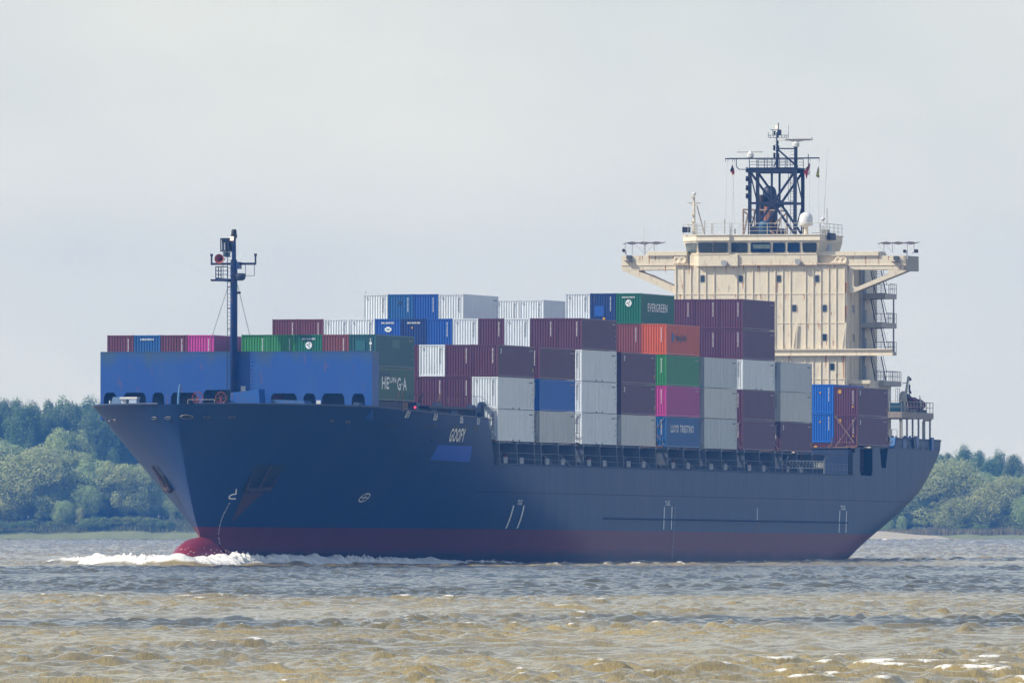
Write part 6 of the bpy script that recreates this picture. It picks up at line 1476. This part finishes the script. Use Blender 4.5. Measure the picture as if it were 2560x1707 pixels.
    for a, c in (((650, 540), (632, 1300)), ((712, 540), (738, 1300)), ((738, 540), (706, 1300)), ((1637, 540), (1625, 1300)), ((1745, 545), (1735, 1300))):
        p, q = Z8(*a, XA_), Z8(*c, XA_); b = MB(); b.bar(p, q, .012, 3); b.build("flag_halyard", paint("halyard", (.4, .42, .42), .6, .1), m_)
    # cluster of fittings at the right corner of the roof
    b = MB(); p0, p1 = Z8(1778, 1395, -153), Z8(1860, 1350, -153); b.box(-153.3, -152.6, p0[1], p1[1], p0[2], p1[2]); b.bar((-153, (p0[1] + p1[1]) / 2, ZR), (-153, (p0[1] + p1[1]) / 2, p0[2]), .06, 5); b.build("compass_stand", greyc, ship)
    b = MB(); p0, p1 = Z8(1665, 1392, -151), Z8(1740, 1386, -151); b.box(-151.3, -150.8, p0[1], p1[1], p0[2], p1[2]); b.build("table", greyc, ship)
topgear()

def flag(px_list, x, cols, label, catname):
    """px_list: left/right outline points by height (photo close-up), hanging limp from the halyard"""
    t = empty("flag"); on_ship(t); tag(t, label, "flag", "signal flags on the bridge mast")
    b = MB(); m = len(px_list); n = 6; v = []
    for i, (zy, a, c) in enumerate(px_list):
        for k in range(n + 1):
            p = Z8(a + (c - a) * k / n, zy, x + .12 * math.sin(k * 2.1 + i * .9)); v.append(p)
    f = []; ms = []
    for i in range(m - 1):
        for k in range(n): f.append((i * (n + 1) + k, i * (n + 1) + k + 1, (i + 1) * (n + 1) + k + 1, (i + 1) * (n + 1) + k)); ms.append(cols(i / (m - 1), k / n))
    b.add(v, f); b.m = ms; mats = [paint("flag_black", (.02, .02, .03), .8, .1), paint("flag_red", (.45, .02, .03), .8, .1), paint("flag_gold", (.75, .36, .04), .8, .1), paint("flag_white", (.7, .7, .7), .8, .1), paint("flag_yellow", (.55, .52, .05), .8, .2), paint("flag_dark", (.09, .11, .05), .8, .3)]
    o = b.build("cloth", mats, t, smooth=True); return t
flag([(578, 710, 712), (610, 700, 724), (640, 688, 733), (655, 684, 737), (668, 700, 739), (685, 703, 737), (697, 704, 734)], -151.5, lambda i, k: 0 if i < .5 and k < .75 or i < .3 else (1 if i < .8 or k > .6 and i < .8 else 2), "black, red and gold flag hanging limp left of the radar mast", "flag")
flag([(560, 1628, 1636), (600, 1610, 1636), (630, 1590, 1636), (655, 1562, 1636), (668, 1552, 1634), (685, 1575, 1632), (715, 1585, 1604), (745, 1590, 1596)], -151.5, lambda i, k: 3 if k > .5 and i < .75 else 1, "white and red swallow-tailed flag just right of the radar mast", "flag")
flag([(600, 1732, 1738), (630, 1724, 1740), (665, 1716, 1742), (700, 1708, 1744), (718, 1704, 1750), (732, 1730, 1742)], -151.5, lambda i, k: 5 if (k > .6 and i > .5) or i > .85 else 4, "yellow and dark flag at the far right end of the yard", "flag")

def stern_gear():
    Z5 = lambda zx, zy, y: A(2160 + zx / 7.84, 920 + zy / 7.84, y=y)
    Z5x = lambda zx, zy, x: A(2160 + zx / 7.84, 920 + zy / 7.84, x=x)
    yo = 14.7; xf = Z5(735, 870, yo)[0]; xr = Z5(1360, 920, yo)[0]; zt_ = Z5(1040, 868, yo)[2]
    pl = empty("boat_platform", parent=ship)
    b = MB(); b.box(xr, xf, 9.6, yo, zt_ - .62, zt_); b.build("platform", paint("platform_rusty_cream", (.36, .31, .25), .6, .4, .75), pl)
    for q in (840, 950, 1065, 1180, 1290):
        x = Z5(q, 1100, yo - .3)[0]; b = MB(); b.bar((x, yo - .3, 11.9), (x, yo - .3, zt_ - .62), .10, 6); b.build("post", greyc, pl)
    for q in (703, 737): p = Z5x(q, 1100, xf - .3); b = MB(); b.bar((p[0], p[1], 11.9), (p[0], p[1], zt_ - .62), .09, 6); b.build("post", greyc, pl)
    b = MB(); x = Z5(1155, 1000, yo - .3)[0]; b.path([(x, yo - .3, 11.9), (x, yo - .3, zt_ - .95), (x - .3, yo - .3, zt_ - .78), (Z5(1310, 1000, yo - .3)[0], yo - .3, zt_ - .72)], .1, 6); b.build("pipe", greyc, pl)
    b = MB(); b.rail([(xf - .05, 12.2, zt_), (xf - .05, yo - .05, zt_), (xr + .05, yo - .05, zt_), (xr + .05, 9.8, zt_)], 1.05, 2, 1.3, .04); b.build("platform_rail", greyc, pl)
    # raft container box
    p0, p1 = Z5x(500, 838, xf - .6), Z5x(800, 676, xf - .6); b = MB(); b.box(xf - 2.2, xf - .6, p0[1], min(p1[1], yo - .25), zt_ + .003, p1[2]); rb = b.build("raft_locker", paint("locker_teal", (.010, .07, .11), .5, .5), pl)
    b = MB(); b.box(xf - .598, xf - .57, p0[1] + .4, p1[1] - .6, zt_ + .8, zt_ + .86); b.build("grab_bar", paint("grab_teal", (.12, .25, .3), .5, .2), rb)
    # davit crane
    dv = empty("boat_davit", parent=pl); D = lambda zx, zy: Z5(zx, zy, 13.6)
    b = MB(); b.bar(D(790, 850), D(795, 600), .19, 8, .15); b.bar(D(795, 640), D(868, 170), .13, 6, .12); b.build("arm", greyc, dv)
    b = MB(); b.bar(D(740, 460), D(885, 460), .06, 5); b.bar(D(885, 460), D(878, 560), .05, 5); b.bar(D(760, 290), D(830, 288), .05, 5); b.bar(D(760, 290), D(758, 310), .04, 4); b.build("bracket", greyc, dv)
    b = MB(); b.bar(D(870, 180), D(905, 225), .14, 6); b.bar(D(895, 230), D(890, 330), .02, 4); b.bar(D(890, 330), D(885, 420), .10, 5); b.bar(D(885, 420), D(912, 490), .10, 5); b.bar(D(820, 540), D(875, 540), .2, 8); b.build("hook_block", black, dv)
    b = MB(); b.rail([D(615, 660), D(690, 660)], 1.35, 1, 1.0, .035); b.lathe(D(760, 655), [(0, .45), (.7, .4), (1.0, .2)], 8); b.build("control_stand", greyc, dv)
    # rescue boat resting on the platform: pointed hull, rounded cover
    rbt = empty("rescue_boat"); tag(rbt, "covered maroon rescue boat on the raised cream platform above the stern", "boat")
    x0, x1 = Z5(815, 800, 13.3)[0], Z5(1125, 800, 13.3)[0]; L_ = x0 - x1; on_ship(rbt, (x0 + x1) / 2, 13.2, zt_ + .02); rbt.scale = (1, 1, .72)
    def shell(profile, name, mat):
        v = []; f = []; n = 18; m = len(profile[0])
        for i in range(n + 1):
            u = i / n * 2 - 1; wdt = (1 - abs(u) ** 2.6) ** .6 if abs(u) < 1 else .02
            for (yy, zz) in profile[0]: v.append((u * L_ / 2, yy * max(wdt, .03), zz + profile[1](u)))
        for i in range(n):
            for k in range(m): f.append((i * m + k, i * m + (k + 1) % m, (i + 1) * m + (k + 1) % m, (i + 1) * m + k))
        f += [tuple(range(m)), tuple(range(n * m, (n + 1) * m))]; b = MB(); b.add(v, f); return b.build(name, mat, rbt, smooth=True)
    shell(([(0, .28), (.6, .38), (1.05, .8), (1.1, 1.12), (-1.1, 1.12), (-1.05, .8), (-.6, .38)], lambda u: .12 * u * u), "hull", paint("boat_maroon", (.20, .035, .05), .5, .35))
    shell(([(1.12, 1.1), (.95, 1.5), (.45, 1.95), (-.45, 1.95), (-.95, 1.5), (-1.12, 1.1)], lambda u: .12 * u * u + .55 * max(0, u) - .25 * max(0, -u) + .12 * math.sin(u * 9)), "canopy", paint("canopy_maroon", (.17, .045, .07), .7, .4))
    b = MB()
    for q in (-.35, .35): b.box(q * L_ - .15, q * L_ + .15, -.9, .9, .0, .45)
    b.build("cradle", greyc, rbt)
    b = MB(); b.prism([(.8, 1.13, .9), (1.5, 1.13, .9), (1.15, 1.0, 2.4)], (0, .08, 0)); b.build("bow_line_cover", greyc, rbt)
    # mooring machinery on the after deck
    for q, w_ in ((560, 1.3), (650, 1.2), (720, 1.4), (820, 1.4), (905, 1.2)):
        x, y, z = Z5x(q, 1350, -151.0 - (q - 560) / 100); b = MB(); b.lathe((x, y - .5, 12.65), [(0, .62), (.06, .62), (.07, .42), (w_, .42), (w_ + .01, .62), (w_ + .07, .62)], 14, 'Y'); b.box(x - .4, x + .4, y - .4, y + w_ - .6, 11.93, 12.4); b.build("mooring_winch", royal if q in (905, 720) else navy, ship)
    b = MB()
    for a, c in (((505, 1200), (505, 1380)), ((545, 1200), (545, 1290)), ((645, 1200), (645, 1380)), ((505, 1200), (645, 1200)), ((505, 1290), (545, 1290))): b.bar(Z5x(*a, -147), Z5x(*c, -147), .04, 4)
    b.build("deck_rail", greyc, ship)
    b = MB(); x = Z5(600, 1450, 14.6)[0]; b.prism([(x, 14.7, 11.9), (x + .7, 14.7, 11.9), (x + .1, 14.7, 13.0), (x - .3, 14.7, 13.0)], (0, -.5, 0)); b.build("bulwark_end", paint("end_blue", (.05, .18, .45), .45, .2), ship)
    for q in (780, 1025):
        x, y, z = Z5(q, 1480, 15.02); b = MB(); b.prism([(x - .55, hb_stern(x, 12.4) + .03, z - .42), (x + .55, hb_stern(x, 12.4) + .03, z - .42), (x + .75, hb_stern(x, 12.4) + .03, z), (x + .55, hb_stern(x, 12.4) + .03, z + .42), (x - .55, hb_stern(x, 12.4) + .03, z + .42), (x - .75, hb_stern(x, 12.4) + .03, z)], (0, .02, 0)); b.build("mooring_port", royal, hull_o)
    x = Z5(1300, 1480, 15)[0]; b = MB(); b.box(x - .5, x + .5, hb_stern(x, 12.4) + .02, hb_stern(x, 12.4) + .2, 11.9, 13.15); b.build("fender_post", royal, hull_o)
    # after end of the stairs: pale poles by the break
    b = MB(); b.bar(Z5(470, 1540, 14.6), Z5(500, 1400, 14.6), .06, 5); b.bar(Z5(490, 1500, 14.6), Z5(560, 1430, 14.6), .05, 5); b.build("stair_flight", ochre, ship)
stern_gear()

# a gull on the highest row
def gull():
    g = empty("gull"); tag(g, "white gull perched on the left corner of the topmost container row", "bird")
    x, y, z = A(915, 727, x=-59.2); z = B0 + TP * 4 + CH + .0; on_ship(g, -59.0, y, z)
    rings = [(-.28, .10, .015, .02), (-.18, .13, .05, .04), (-.05, .16, .09, .08), (.06, .18, .09, .09), (.15, .24, .055, .065), (.20, .31, .05, .055), (.25, .325, .035, .035), (.31, .315, .008, .01)]
    b = MB(); n = 10; v = []
    for x_, z_, ry_, rz_ in rings:
        for k in range(n): a = 2 * math.pi * k / n; v.append((x_, ry_ * math.cos(a), z_ + rz_ * math.sin(a)))
    f = [(i * n + k, i * n + (k + 1) % n, (i + 1) * n + (k + 1) % n, (i + 1) * n + k) for i in range(len(rings) - 1) for k in range(n)] + [tuple(range(n)), tuple(range((len(rings) - 1) * n, len(rings) * n))]
    b.add(v, f); b.bar((.02, .03, 0), (.02, .03, .12), .01, 4); b.bar((.02, -.03, 0), (.02, -.03, .12), .01, 4); o = b.build("body", white, g, smooth=True)
gull()
